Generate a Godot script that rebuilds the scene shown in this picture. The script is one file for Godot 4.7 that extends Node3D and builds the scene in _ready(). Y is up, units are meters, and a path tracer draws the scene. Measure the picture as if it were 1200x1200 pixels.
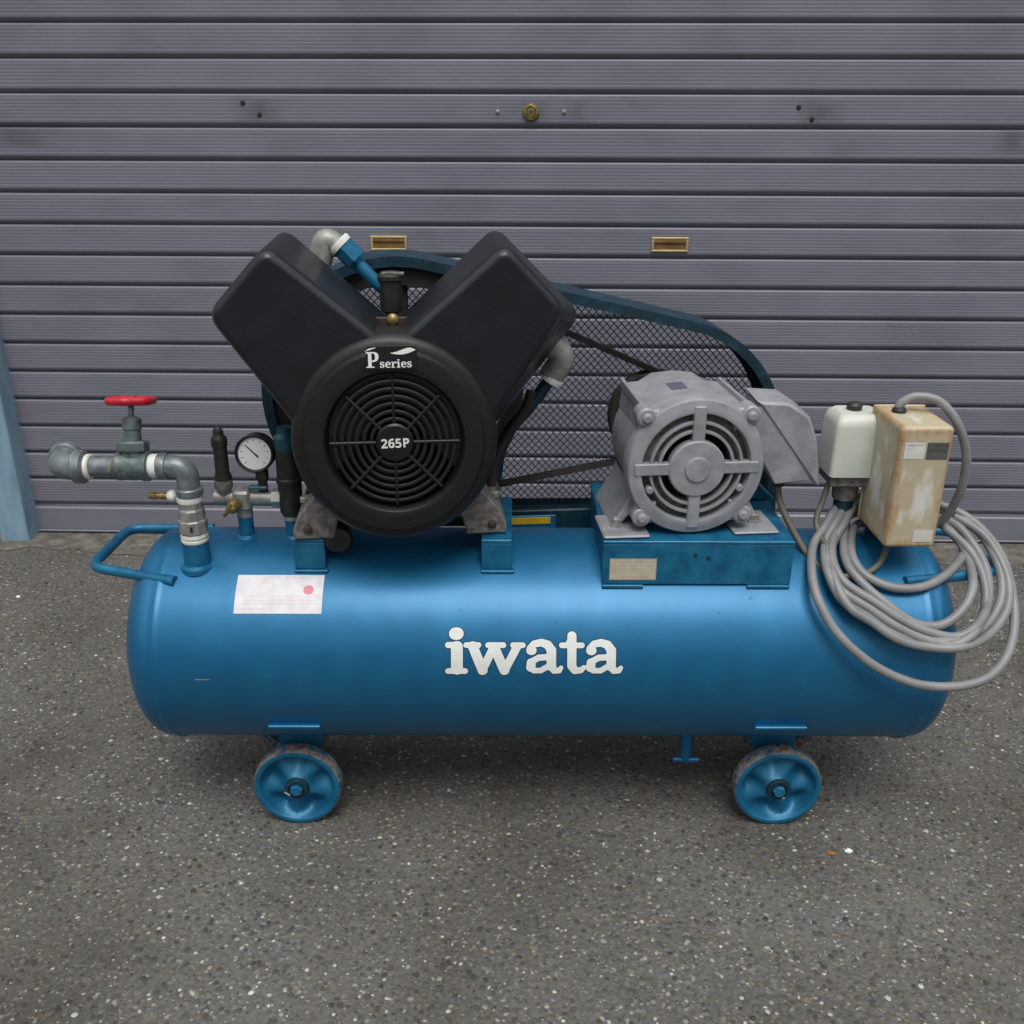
extends Node3D
# A blue wheeled air compressor in front of a grey roller shutter, on worn asphalt.

# ---------------------------------------------------------------- geometry builder
class Geo:
	var p := PackedVector3Array()
	var t := PackedVector2Array()
	# a, b, c run counter-clockwise seen from outside
	func tri(a: Vector3, b: Vector3, c: Vector3, ua := Vector2.ZERO, ub := Vector2.ZERO, uc := Vector2.ZERO) -> void:
		p.append(a); p.append(b); p.append(c)
		t.append(ua); t.append(ub); t.append(uc)
	func quad(a: Vector3, b: Vector3, c: Vector3, d: Vector3) -> void:
		var u := Vector2(0, 1); var v := Vector2(1, 1); var w := Vector2(1, 0); var x := Vector2(0, 0)
		tri(a, b, c, u, v, w); tri(a, c, d, u, w, x)
	func add(g: Geo, xf: Transform3D) -> void:
		for q in g.p: p.append(xf * q)
		t.append_array(g.t)
	func out_tri(a: Vector3, b: Vector3, c: Vector3, mid: Vector3) -> void:
		if (b - a).cross(c - a).dot((a + b + c) / 3.0 - mid) < 0.0: tri(a, c, b)
		else: tri(a, b, c)
	func out_quad(a: Vector3, b: Vector3, c: Vector3, d: Vector3, mid: Vector3) -> void:
		if (b - a).cross(c - a).dot((a + b + c + d) / 4.0 - mid) < 0.0: quad(d, c, b, a)
		else: quad(a, b, c, d)
	# a box from lo to hi with chamfered edges
	func box(lo: Vector3, hi: Vector3, ch := 0.0015) -> Geo:
		var m := (lo + hi) / 2.0
		var h := (hi - lo) / 2.0
		ch = minf(ch, minf(h.x, minf(h.y, h.z)) * 0.9)
		var s := [-1.0, 1.0]
		for ax in 3:
			var b := (ax + 1) % 3
			var c := (ax + 2) % 3
			for sg in s:
				var f := []
				for k in [[-1, -1], [1, -1], [1, 1], [-1, 1]]:
					var v := Vector3.ZERO
					v[ax] = sg * h[ax]; v[b] = k[0] * (h[b] - ch); v[c] = k[1] * (h[c] - ch)
					f.append(m + v)
				out_quad(f[0], f[1], f[2], f[3], m)
			for sb in s:
				for sc in s:
					var e := []
					for k in [[-1, 0], [1, 0], [1, 1], [-1, 1]]:
						var v := Vector3.ZERO
						v[ax] = k[0] * (h[ax] - ch)
						v[b] = sb * (h[b] - (ch if k[1] == 0 else 0.0))
						v[c] = sc * (h[c] - (0.0 if k[1] == 0 else ch))
						e.append(m + v)
					out_quad(e[0], e[1], e[2], e[3], m)
		for sx in s:
			for sy in s:
				for sz in s:
					var q := Vector3(sx * h.x, sy * h.y, sz * h.z)
					out_tri(m + q - Vector3(0, sy * ch, sz * ch), m + q - Vector3(sx * ch, 0, sz * ch), m + q - Vector3(sx * ch, sy * ch, 0), m)
		return self
	# profile of (radius, height) turned about the z axis of xf
	func lathe(prof: Array, seg: int, xf := Transform3D.IDENTITY, a0 := 0.0, a1 := TAU) -> Geo:
		for i in seg:
			var t0 := lerpf(a0, a1, float(i) / seg)
			var t1 := lerpf(a0, a1, float(i + 1) / seg)
			var c0 := Vector3(cos(t0), sin(t0), 0)
			var c1 := Vector3(cos(t1), sin(t1), 0)
			for j in prof.size() - 1:
				var q: Vector2 = prof[j]
				var r: Vector2 = prof[j + 1]
				var a := xf * (c0 * q.x + Vector3(0, 0, q.y))
				var b := xf * (c1 * q.x + Vector3(0, 0, q.y))
				var c := xf * (c1 * r.x + Vector3(0, 0, r.y))
				var d := xf * (c0 * r.x + Vector3(0, 0, r.y))
				if q.x > 1e-6: tri(a, b, c)
				if r.x > 1e-6: tri(a, c, d)
		return self
	# a tube along points, closed at both ends
	func tube(pts: Array, r: float, seg := 12, ends := true) -> Geo:
		var n := pts.size()
		var rings := []
		var side := Vector3.ZERO
		for i in n:
			var d: Vector3 = (pts[mini(i + 1, n - 1)] - pts[maxi(i - 1, 0)]).normalized()
			if i == 0: side = (d.cross(Vector3.UP) if absf(d.y) < 0.9 else d.cross(Vector3.RIGHT)).normalized()
			side = (side - d * side.dot(d)).normalized()
			var up := d.cross(side)
			var ring := []
			for k in seg:
				var a := TAU * k / seg
				ring.append(pts[i] + (side * cos(a) + up * sin(a)) * r)
			rings.append(ring)
		for i in n - 1:
			for k in seg:
				var l := (k + 1) % seg
				var a: Vector3 = rings[i][k]
				var b: Vector3 = rings[i][l]
				var c: Vector3 = rings[i + 1][l]
				var e: Vector3 = rings[i + 1][k]
				tri(a, b, c); tri(a, c, e)
		if ends:
			for k in seg:
				var l := (k + 1) % seg
				tri(pts[0], rings[0][l], rings[0][k])
				tri(pts[n - 1], rings[n - 1][k], rings[n - 1][l])
		return self
	# loops of equal length, counter-clockwise seen from +z, z rising
	func loft(s: Array, cap := true) -> Geo:
		for k in s.size() - 1:
			var n: int = s[k].size()
			for i in n:
				var j := (i + 1) % n
				var a: Vector3 = s[k][i]; var b: Vector3 = s[k][j]
				var c: Vector3 = s[k + 1][j]; var d: Vector3 = s[k + 1][i]
				tri(a, b, c); tri(a, c, d)
		if cap:
			fill(s[s.size() - 1], true); fill(s[0], false)
		return self
	func fill(loop: Array, front: bool) -> void:
		var f := PackedVector2Array()
		for v in loop: f.append(Vector2(v.x, v.y))
		var ix := Geometry2D.triangulate_polygon(f)
		if ix.is_empty(): # nearly straight corners: a fan from the middle
			var mid := Vector3.ZERO
			for v in loop: mid += v / loop.size()
			for i in loop.size():
				var e: Vector3 = loop[i]; var h: Vector3 = loop[(i + 1) % loop.size()]
				if front: tri(mid, e, h)
				else: tri(mid, h, e)
			return
		for i in range(0, ix.size(), 3):
			var a: Vector3 = loop[ix[i]]; var b: Vector3 = loop[ix[i + 1]]; var c: Vector3 = loop[ix[i + 2]]
			if ((b - a).cross(c - a).z > 0.0) == front: tri(a, b, c)
			else: tri(a, c, b)
	# a polygon (counter-clockwise) with thickness and bevelled front and back edges
	func slab(poly: Array, z0: float, z1: float, bev := 0.0015) -> Geo:
		var q := Geo.inset(poly, bev)
		return loft([Geo.at_z(q, z0), Geo.at_z(poly, z0 + bev), Geo.at_z(poly, z1 - bev), Geo.at_z(q, z1)])
	# part of a ring between two radii and two angles, with thickness
	func sector(r0: float, r1: float, a0: float, a1: float, z0: float, z1: float, seg: int, bev := 0.001) -> Geo:
		var poly := []
		for i in seg + 1:
			var a := lerpf(a0, a1, float(i) / seg)
			poly.append(Vector2(cos(a), sin(a)) * r1)
		for i in seg + 1:
			var a := lerpf(a1, a0, float(i) / seg)
			poly.append(Vector2(cos(a), sin(a)) * r0)
		return slab(poly, z0, z1, bev)
	# lays the texture square on each face of the box from lo to hi
	func square_uv(lo: Vector3, hi: Vector3) -> Geo:
		for f in p.size() / 3:
			var n := (p[f * 3 + 1] - p[f * 3]).cross(p[f * 3 + 2] - p[f * 3]).abs()
			for k in 3:
				var q := (p[f * 3 + k] - lo) / (hi - lo)
				if n.z >= n.x and n.z >= n.y: t[f * 3 + k] = Vector2(q.x, 1.0 - q.y)
				elif n.x >= n.y: t[f * 3 + k] = Vector2(1.0 - q.z, 1.0 - q.y)
				else: t[f * 3 + k] = Vector2(q.x, q.z * 0.3)
		return self
	static func at_z(poly: Array, z: float) -> Array:
		var o := []
		for v in poly: o.append(Vector3(v.x, v.y, z))
		return o
	static func inset(poly: Array, d: float) -> Array:
		var o := []
		var n := poly.size()
		for i in n:
			var a: Vector2 = poly[(i + n - 1) % n]; var b: Vector2 = poly[i]; var c: Vector2 = poly[(i + 1) % n]
			var e := (b - a).normalized(); var f := (c - b).normalized()
			var n0 := Vector2(-e.y, e.x); var n1 := Vector2(-f.y, f.x)
			var m := (n0 + n1).normalized()
			o.append(b + m * d / maxf(0.35, m.dot(n1)))
		return o
	static func rounded(poly: Array, r: float, k := 5) -> Array:
		var o := []
		var n := poly.size()
		for i in n:
			var a: Vector2 = poly[(i + n - 1) % n]; var b: Vector2 = poly[i]; var c: Vector2 = poly[(i + 1) % n]
			var rr := minf(r, minf(a.distance_to(b), b.distance_to(c)) * 0.45)
			var p0 := b + (a - b).normalized() * rr
			var p1 := b + (c - b).normalized() * rr
			for j in k + 1:
				var u := float(j) / k
				o.append(p0.lerp(b, u).lerp(b.lerp(p1, u), u))
		return o
	# normals are shared between faces that meet at less than the crease angle
	func mesh(crease := 38.0) -> ArrayMesh:
		var n := p.size()
		var fn := PackedVector3Array()
		fn.resize(n / 3)
		var ids := PackedInt32Array()
		ids.resize(n)
		var near := {}
		var lists := []
		for i in n:
			if i % 3 == 0: fn[i / 3] = (p[i + 1] - p[i]).cross(p[i + 2] - p[i])
			var key := Vector3i((p[i] * 20000.0).round())
			if not near.has(key):
				near[key] = lists.size()
				lists.append(PackedInt32Array())
			ids[i] = near[key]
			lists[ids[i]].append(i / 3)
		var limit := cos(deg_to_rad(crease))
		var unit := PackedVector3Array()
		for f in fn: unit.append(f.normalized())
		var pp := PackedVector3Array(); var nn := PackedVector3Array(); var tt := PackedVector2Array()
		pp.resize(n); nn.resize(n); tt.resize(n)
		for f in n / 3:
			for k in 3:
				var i := f * 3 + k
				var acc := Vector3.ZERO
				for g in lists[ids[i]]:
					if unit[g].dot(unit[f]) >= limit: acc += fn[g]
				var w: int = f * 3 + [0, 2, 1][k]
				pp[w] = p[i]; tt[w] = t[i]
				nn[w] = acc.normalized() if acc.length_squared() > 0.0 else unit[f]
		var arr := []
		arr.resize(Mesh.ARRAY_MAX)
		arr[Mesh.ARRAY_VERTEX] = pp; arr[Mesh.ARRAY_NORMAL] = nn; arr[Mesh.ARRAY_TEX_UV] = tt
		var m := ArrayMesh.new()
		m.add_surface_from_arrays(Mesh.PRIMITIVE_TRIANGLES, arr)
		return m

var used := {}
var M := {}
const TANK_Y := 0.3264
const TANK_R := 0.1795

func numbered(called: String, parent: Node) -> String:
	var key := str(parent.get_instance_id()) + called
	var k: int = used.get(key, 0)
	used[key] = k + 1
	return called if k == 0 else "%s_%03d" % [called, k]

func obj(called: String, g, m: Material, parent: Node = self, xf := Transform3D.IDENTITY, crease := 38.0) -> MeshInstance3D:
	var o := MeshInstance3D.new()
	o.name = numbered(called, parent)
	o.mesh = g.mesh(crease) if g is Geo else g
	o.material_override = m
	o.transform = xf
	parent.add_child(o, true)
	return o

func tag(o: Node, label: String, category := "", group := "", kind := "") -> Node:
	if label: o.set_meta("label", label)
	if category: o.set_meta("category", category)
	if group: o.set_meta("group", group)
	if kind: o.set_meta("kind", kind)
	return o

func thing(called: String, label: String, category: String, at := Vector3.ZERO) -> Node3D:
	var o := Node3D.new()
	o.name = numbered(called, self)
	add_child(o, true)
	o.position = at
	tag(o, label, category)
	return o

func smooth_path(pts: Array, per: int) -> Array:
	var o := []
	var n := pts.size()
	for i in n - 1:
		var a: Vector3 = pts[maxi(i - 1, 0)]; var b: Vector3 = pts[i]; var c: Vector3 = pts[i + 1]; var d: Vector3 = pts[mini(i + 2, n - 1)]
		for k in per: o.append(b.cubic_interpolate(c, a, d, float(k) / per))
	o.append(pts[n - 1])
	return o

# a bent rod: straight pieces with rounded corners
func bent(pts: Array, r: float, k := 7) -> Array:
	var o := [pts[0]]
	for i in range(1, pts.size() - 1):
		var a: Vector3 = pts[i - 1]; var b: Vector3 = pts[i]; var c: Vector3 = pts[i + 1]
		var rr := minf(r, minf(a.distance_to(b), b.distance_to(c)) * 0.49)
		var p0 := b + (a - b).normalized() * rr
		var p1 := b + (c - b).normalized() * rr
		for j in k + 1:
			var u := float(j) / k
			o.append(p0.lerp(b, u).lerp(b.lerp(p1, u), u))
	o.append(pts[pts.size() - 1])
	return o

# places a shape turned about z so that its z axis runs along dir, at a point
func along(at: Vector3, dir: Vector3) -> Transform3D:
	var z := dir.normalized()
	var x := (Vector3.UP.cross(z) if absf(z.y) < 0.9 else Vector3.RIGHT.cross(z)).normalized()
	return Transform3D(Basis(x, z.cross(x), z), at)

func can(prof: Array) -> Array: # closes a lathe profile at both ends
	var o := [Vector2(0, prof[0].y)]
	o.append_array(prof)
	o.append(Vector2(0, prof[prof.size() - 1].y))
	return o

# ---------------------------------------------------------------- materials
func noise(s: int, freq: float, oct := 4, kind := FastNoiseLite.TYPE_SIMPLEX_SMOOTH) -> FastNoiseLite:
	var n := FastNoiseLite.new()
	n.seed = s; n.frequency = freq; n.noise_type = kind; n.fractal_octaves = oct
	return n

func ramp_texture(n: FastNoiseLite, stops: Array, size := 256) -> ImageTexture:
	var img := n.get_seamless_image(size, size)
	img.convert(Image.FORMAT_L8)
	var src := img.get_data()
	var g := Gradient.new()
	var off := PackedFloat32Array(); var col := PackedColorArray()
	for s in stops: off.append(s[0]); col.append(s[1])
	g.offsets = off; g.colors = col
	var lut := PackedByteArray()
	for i in 256:
		var c := g.sample(i / 255.0)
		lut.append(int(c.r * 255)); lut.append(int(c.g * 255)); lut.append(int(c.b * 255))
	var out := PackedByteArray()
	out.resize(size * size * 3)
	for i in size * size:
		var v := src[i] * 3
		out[i * 3] = lut[v]; out[i * 3 + 1] = lut[v + 1]; out[i * 3 + 2] = lut[v + 2]
	var im := Image.create_from_data(size, size, false, Image.FORMAT_RGB8, out)
	im.generate_mipmaps()
	return ImageTexture.create_from_image(im)

func bump_texture(n: FastNoiseLite, depth: float, size := 256) -> ImageTexture:
	var img := n.get_seamless_image(size, size)
	img.convert(Image.FORMAT_RGBA8)
	img.bump_map_to_normal_map(depth)
	return ImageTexture.create_from_image(img)

func mat(called: String, tex: Texture2D, rough: float, metal := 0.0, scale := Vector3.ONE * 3.0, nrm: Texture2D = null, nscale := 0.4) -> StandardMaterial3D:
	var m := StandardMaterial3D.new()
	m.resource_name = called
	m.albedo_texture = tex
	m.roughness = rough
	m.metallic = metal
	m.uv1_triplanar = true
	m.uv1_world_triplanar = true
	m.uv1_scale = scale
	if nrm:
		m.normal_enabled = true
		m.normal_texture = nrm
		m.normal_scale = nscale
	M[called] = m
	return m

func plain(called: String, c: Color, rough: float, metal := 0.0) -> StandardMaterial3D:
	var m := StandardMaterial3D.new()
	m.resource_name = called
	m.albedo_color = c; m.roughness = rough; m.metallic = metal
	M[called] = m
	return m

func c8(r: int, g: int, b: int) -> Color: return Color(r / 255.0, g / 255.0, b / 255.0)

func materials() -> void:
	var grain := bump_texture(noise(3, 0.06, 4), 2.0)
	var peel := bump_texture(noise(4, 0.03, 2), 2.0)
	# painted steel of the tank: satin blue with faint blotches
	var m := mat("blue_paint", ramp_texture(noise(11, 0.012, 5), [[0.0, c8(15, 97, 140)], [0.35, c8(18, 102, 146)], [0.65, c8(20, 104, 148)], [1.0, c8(26, 111, 155)]], 512), 0.48, 0.5, Vector3(2.0, 1.6, 2.0), peel, 0.10)
	m.clearcoat_enabled = true; m.clearcoat = 0.3; m.clearcoat_roughness = 0.3
	mat("blue_dull", ramp_texture(noise(12, 0.02, 5), [[0.0, c8(12, 80, 116)], [0.5, c8(20, 102, 140)], [1.0, c8(38, 116, 152)]]), 0.45, 0.25, Vector3.ONE * 4.0, grain, 0.15)
	mat("blue_dark", ramp_texture(noise(13, 0.02, 5), [[0.0, c8(7, 32, 44)], [0.5, c8(11, 47, 62)], [1.0, c8(28, 70, 88)]]), 0.5, 0.0, Vector3.ONE * 4.0, grain, 0.2)
	mat("mesh_metal", ramp_texture(noise(14, 0.03, 4), [[0.0, c8(46, 52, 66)], [1.0, c8(74, 80, 94)]]), 0.5)
	mat("black_plastic", ramp_texture(noise(15, 0.02, 5), [[0.0, c8(17, 20, 25)], [0.5, c8(21, 24, 30)], [1.0, c8(27, 31, 37)]]), 0.36, 0.0, Vector3.ONE * 3.0, bump_texture(noise(5, 0.2, 3), 1.5), 0.16)
	mat("black_ring", ramp_texture(noise(16, 0.02, 5), [[0.0, c8(13, 13, 14)], [1.0, c8(21, 21, 22)]]), 0.48, 0.0, Vector3.ONE * 3.0, grain, 0.12)
	plain("black_hole", c8(12, 12, 13), 0.8)
	mat("black_rubber", ramp_texture(noise(17, 0.05, 4), [[0.0, c8(26, 25, 22)], [1.0, c8(48, 46, 40)]]), 0.7)
	mat("motor_grey", ramp_texture(noise(18, 0.02, 5), [[0.0, c8(124, 125, 129)], [0.5, c8(141, 142, 147)], [1.0, c8(154, 155, 160)]]), 0.42, 0.0, Vector3.ONE * 4.0, grain, 0.22)
	mat("cast_iron", ramp_texture(noise(19, 0.04, 5), [[0.0, c8(72, 70, 68)], [0.5, c8(112, 108, 106)], [1.0, c8(138, 132, 128)]]), 0.65, 0.0, Vector3.ONE * 6.0, grain, 0.5)
	mat("pipe_grey", ramp_texture(noise(20, 0.03, 5), [[0.0, c8(78, 84, 88)], [0.5, c8(112, 120, 124)], [1.0, c8(136, 142, 144)]]), 0.4, 0.3, Vector3.ONE * 5.0, grain, 0.25)
	mat("valve_bronze", ramp_texture(noise(21, 0.03, 5), [[0.0, c8(66, 76, 78)], [0.5, c8(92, 106, 108)], [1.0, c8(122, 132, 128)]]), 0.45, 0.3, Vector3.ONE * 5.0, grain, 0.4)
	mat("nickel", ramp_texture(noise(22, 0.03, 4), [[0.0, c8(118, 118, 114)], [0.6, c8(150, 150, 146)], [1.0, c8(176, 176, 170)]]), 0.48, 0.4, Vector3.ONE * 5.0, grain, 0.2)
	mat("brass", ramp_texture(noise(23, 0.04, 4), [[0.0, c8(92, 80, 46)], [0.6, c8(150, 132, 82)], [1.0, c8(176, 160, 112)]]), 0.4, 0.6, Vector3.ONE * 6.0, grain, 0.3)
	mat("dark_fitting", ramp_texture(noise(24, 0.03, 4), [[0.0, c8(28, 28, 26)], [1.0, c8(56, 55, 50)]]), 0.45, 0.1, Vector3.ONE * 5.0, grain, 0.2)
	mat("red_paint", ramp_texture(noise(25, 0.03, 4), [[0.0, c8(150, 14, 34)], [1.0, c8(206, 34, 56)]]), 0.35)
	mat("seal_tape", ramp_texture(noise(26, 0.06, 4), [[0.0, c8(196, 194, 186)], [1.0, c8(236, 236, 232)]]), 0.6)
	mat("cable_grey", ramp_texture(noise(27, 0.02, 4), [[0.0, c8(108, 108, 110)], [0.6, c8(130, 130, 132)], [1.0, c8(146, 146, 146)]]), 0.42)
	mat("thin_cord", ramp_texture(noise(28, 0.03, 4), [[0.0, c8(84, 80, 72)], [1.0, c8(112, 108, 98)]]), 0.55)
	mat("white_cover", ramp_texture(noise(29, 0.02, 4), [[0.0, c8(182, 186, 176)], [1.0, c8(202, 205, 196)]]), 0.42)
	mat("teal_cap", ramp_texture(noise(30, 0.03, 4), [[0.0, c8(16, 62, 76)], [1.0, c8(24, 88, 102)]]), 0.45)
	mat("shutter_paint", ramp_texture(noise(31, 0.008, 5), [[0.0, c8(109, 109, 120)], [0.4, c8(117, 117, 130)], [0.7, c8(120, 120, 133)], [1.0, c8(124, 124, 138)]], 512), 0.42, 0.0, Vector3(0.7, 1.3, 0.7), grain, 0.06)
	mat("post_paint", ramp_texture(noise(32, 0.02, 5), [[0.0, c8(104, 134, 154)], [0.5, c8(126, 156, 176)], [1.0, c8(140, 168, 186)]]), 0.45, 0.0, Vector3(3, 1, 3), grain, 0.15)
	mat("rail_metal", ramp_texture(noise(33, 0.03, 5), [[0.0, c8(78, 66, 58)], [1.0, c8(122, 112, 104)]]), 0.6, 0.1)
	mat("pull_gold", ramp_texture(noise(34, 0.03, 4), [[0.0, c8(170, 152, 106)], [1.0, c8(200, 184, 138)]]), 0.42, 0.3)
	mat("pull_inside", ramp_texture(noise(35, 0.03, 4), [[0.0, c8(96, 70, 36)], [1.0, c8(140, 106, 60)]]), 0.6)
	mat("wall_render", ramp_texture(noise(36, 0.02, 5), [[0.0, c8(150, 148, 142)], [1.0, c8(176, 174, 168)]]), 0.85)
	mat("chipped_tyre", ramp_texture(noise(37, 0.035, 4), [[0.0, c8(14, 70, 104)], [0.34, c8(24, 84, 116)], [0.42, c8(104, 110, 114)], [0.58, c8(142, 134, 128)], [0.66, c8(118, 84, 66)], [1.0, c8(84, 52, 38)]]), 0.7, 0.0, Vector3.ONE * 4.8, grain, 0.4)
	mat("yellow_label", ramp_texture(noise(38, 0.05, 3), [[0.0, c8(190, 150, 20)], [1.0, c8(220, 180, 40)]]), 0.5)
	mat("letter_white", ramp_texture(noise(39, 0.03, 4), [[0.0, c8(206, 210, 208)], [1.0, c8(226, 228, 224)]]), 0.45)
	plain("letter_edge", c8(26, 52, 84), 0.5)
	plain("badge_white", c8(226, 226, 222), 0.45)
	plain("badge_black", c8(14, 14, 15), 0.4)
	plain("dial_white", c8(226, 228, 228), 0.35)
	plain("needle_black", c8(24, 24, 24), 0.5)
	mat("copper_dark", ramp_texture(noise(40, 0.04, 4), [[0.0, c8(52, 40, 32)], [1.0, c8(84, 66, 52)]]), 0.55, 0.2)
	mat("white_stone", ramp_texture(noise(41, 0.1, 3), [[0.0, c8(222, 222, 220)], [1.0, c8(244, 244, 244)]]), 0.6)
	mat("orange_leaf", ramp_texture(noise(42, 0.1, 3), [[0.0, c8(136, 92, 58)], [1.0, c8(160, 112, 72)]]), 0.7)

# dirty cream of the starter box: rust creeping in from the edges of each face
func rusty_box_material() -> StandardMaterial3D:
	var w := 128; var h := 256
	var na := noise(51, 0.03, 4); var nb := noise(52, 0.012, 4); var nc := noise(53, 0.09, 3)
	var im := Image.create(w, h, false, Image.FORMAT_RGB8)
	for y in h:
		for x in w:
			var ex: float = minf(x, w - 1 - x) / 128.0
			var ey: float = minf(y, h - 1 - y) / 190.0
			var streak := na.get_noise_2d(x * 2.2, y * 0.30)
			var blot := nb.get_noise_2d(x * 1.4, y)
			var rust := 0.62 - minf(ex * 3.2, ey * 5.0) * 1.25 + streak * 0.45 + blot * 0.4
			rust = clampf(rust, 0.0, 1.0)
			var pale := clampf(blot * 1.6 + 0.9 - 2.4 * Vector2((x - 64) / 64.0, (y - 150) / 130.0).length() * 0.52 - rust, 0.0, 1.0)
			var c := c8(178, 166, 140).lerp(c8(204, 202, 196), pale)
			c = c.lerp(c8(158, 114, 70), rust * 0.85)
			var speck := nc.get_noise_2d(x * 1.0, y * 1.0)
			if speck > 0.4 and rust > 0.45: c = c.lerp(c8(120, 84, 54), 0.35)
			im.set_pixel(x, y, c)
	var m := StandardMaterial3D.new()
	m.resource_name = "rusty_cream"
	m.albedo_texture = ImageTexture.create_from_image(im)
	m.roughness = 0.55
	M["rusty_cream"] = m
	return m

# a soft edged smear of dirt
func grime_material(k: int, strength: float) -> StandardMaterial3D:
	var n := noise(80 + k, 0.05, 4)
	var im := Image.create(64, 32, false, Image.FORMAT_RGBA8)
	for y in 32:
		for x in 64:
			var d := Vector2((x - 31.5) / 32.0, (y - 15.5) / 16.0)
			var e := clampf(1.0 - maxf(absf(d.x), pow(absf(d.y), 4.0)) , 0.0, 1.0)
			im.set_pixel(x, y, Color(0.19, 0.18, 0.15, clampf(e * (0.9 + 0.7 * n.get_noise_2d(x * 0.5, y * 0.5)), 0.0, 1.0) * strength * 0.42))
	var m := StandardMaterial3D.new()
	m.resource_name = "grime"
	m.albedo_texture = ImageTexture.create_from_image(im)
	m.transparency = BaseMaterial3D.TRANSPARENCY_ALPHA
	m.roughness = 0.8
	return m

# rows of faint print, too small to read in the photograph
func print_material(called: String, w: int, h: int, paper: Color, ink: Color, rows: Array, red_stamp := false, border := false) -> StandardMaterial3D:
	var rng := RandomNumberGenerator.new()
	rng.seed = called.hash()
	var im := Image.create(w, h, false, Image.FORMAT_RGB8)
	var nz := noise(rng.randi() % 1000, 0.02, 3)
	for y in h:
		for x in w:
			im.set_pixel(x, y, paper.darkened(0.05 + 0.06 * nz.get_noise_2d(x, y)))
	for r in rows: # [left, right, top, height, strength]
		var x: float = r[0] * w
		while x < r[1] * w:
			var bw := rng.randf_range(2.0, 6.0)
			for yy in int(r[3] * h):
				for xx in int(bw):
					if rng.randf() < 0.75:
						var px := int(x) + xx; var py := int(r[2] * h) + yy
						if px < w and py < h: im.set_pixel(px, py, im.get_pixel(px, py).lerp(ink, r[4]))
			x += bw + rng.randf_range(1.0, 4.0)
	if red_stamp:
		for y in h:
			for x in w:
				var d := Vector2(x - 0.83 * w, y - 0.40 * h).length()
				if d < h * 0.12: im.set_pixel(x, y, im.get_pixel(x, y).lerp(c8(214, 60, 84), 0.6))
	if border:
		for x in w:
			for y in h:
				if mini(mini(x, w - 1 - x), mini(y, h - 1 - y)) < 4: im.set_pixel(x, y, im.get_pixel(x, y).lerp(ink, 0.35))
	var m := StandardMaterial3D.new()
	m.resource_name = called
	m.albedo_texture = ImageTexture.create_from_image(im)
	m.roughness = 0.4
	return m

# worn asphalt: binder with stones of many greys stamped into it
func asphalt_material() -> StandardMaterial3D:
	var n := 2048
	var rng := RandomNumberGenerator.new()
	rng.seed = 77
	var b1 := noise(61, 0.004, 4).get_seamless_image(1024, 1024); b1.convert(Image.FORMAT_L8); b1.resize(n, n)
	var b2 := noise(62, 0.16, 3).get_seamless_image(1024, 1024); b2.convert(Image.FORMAT_L8); b2.resize(n, n)
	var l1 := b1.get_data(); var l2 := b2.get_data()
	var rgb := PackedByteArray(); rgb.resize(n * n * 3)
	var hgt := PackedByteArray(); hgt.resize(n * n)
	for i in n * n:
		var v: int = 67 + (l1[i] >> 4) + (l2[i] >> 3)
		rgb[i * 3] = v + 2; rgb[i * 3 + 1] = v + 1; rgb[i * 3 + 2] = v - 2
		hgt[i] = 50 + (l2[i] >> 2)
	for s in 64000:
		var u := rng.randf()
		var r: float = lerpf(1.7, 6.4, pow(rng.randf(), 1.8))
		var e := rng.randf_range(0.6, 1.0)
		var ang := rng.randf() * PI
		var tone: float
		if u < 0.22: tone = rng.randf_range(58, 80)
		elif u < 0.80: tone = rng.randf_range(86, 114)
		elif u < 0.970: tone = rng.randf_range(116, 164)
		else: tone = rng.randf_range(180, 225)
		if tone > 118: r = minf(r, rng.randf_range(2.4, 5.0))
		if tone > 165: r = minf(r, 5.0)
		var warm := rng.randf_range(-7.0, 11.0)
		var cx := rng.randi() % n; var cy := rng.randi() % n
		var ca := cos(ang); var sa := sin(ang)
		var k := int(ceil(r))
		var lob := rng.randf() * TAU
		for dy in range(-k, k + 1):
			for dx in range(-k, k + 1):
				var a := (dx * ca + dy * sa) / r
				var b := (-dx * sa + dy * ca) / (r * e)
				var d := a * a + b * b
				if d > 1.0 - 0.25 * sin(lob + 3.0 * a): continue
				var i := ((cy + dy) & 2047) * n + ((cx + dx) & 2047)
				var f := 0.85 if d < 0.6 else 0.5
				rgb[i * 3] = int(lerpf(rgb[i * 3], tone + warm + 1.0, f))
				rgb[i * 3 + 1] = int(lerpf(rgb[i * 3 + 1], tone + warm * 0.3 + 0.5, f))
				rgb[i * 3 + 2] = int(lerpf(rgb[i * 3 + 2], tone - warm * 0.7 - 2.0, f))
				hgt[i] = mini(255, 90 + int((1.0 - d) * 80.0) + int(r * 8.0))
	var im := Image.create_from_data(n, n, false, Image.FORMAT_RGB8, rgb)
	im.generate_mipmaps()
	var hi := Image.create_from_data(n, n, false, Image.FORMAT_L8, hgt)
	hi.convert(Image.FORMAT_RGBA8)
	hi.bump_map_to_normal_map(3.0)
	var m := mat("asphalt", ImageTexture.create_from_image(im), 0.85, 0.0, Vector3.ONE / 1.9, ImageTexture.create_from_image(hi), 1.2)
	m.detail_enabled = true
	m.detail_blend_mode = BaseMaterial3D.BLEND_MODE_MUL
	m.detail_uv_layer = BaseMaterial3D.DETAIL_UV_2
	m.detail_albedo = ramp_texture(noise(63, 0.012, 5), [[0.0, c8(204, 200, 193)], [0.42, c8(236, 233, 228)], [1.0, c8(255, 255, 255)]], 512)
	m.uv2_triplanar = true
	m.uv2_world_triplanar = true
	m.uv2_scale = Vector3.ONE / 2.7
	return m

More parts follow.
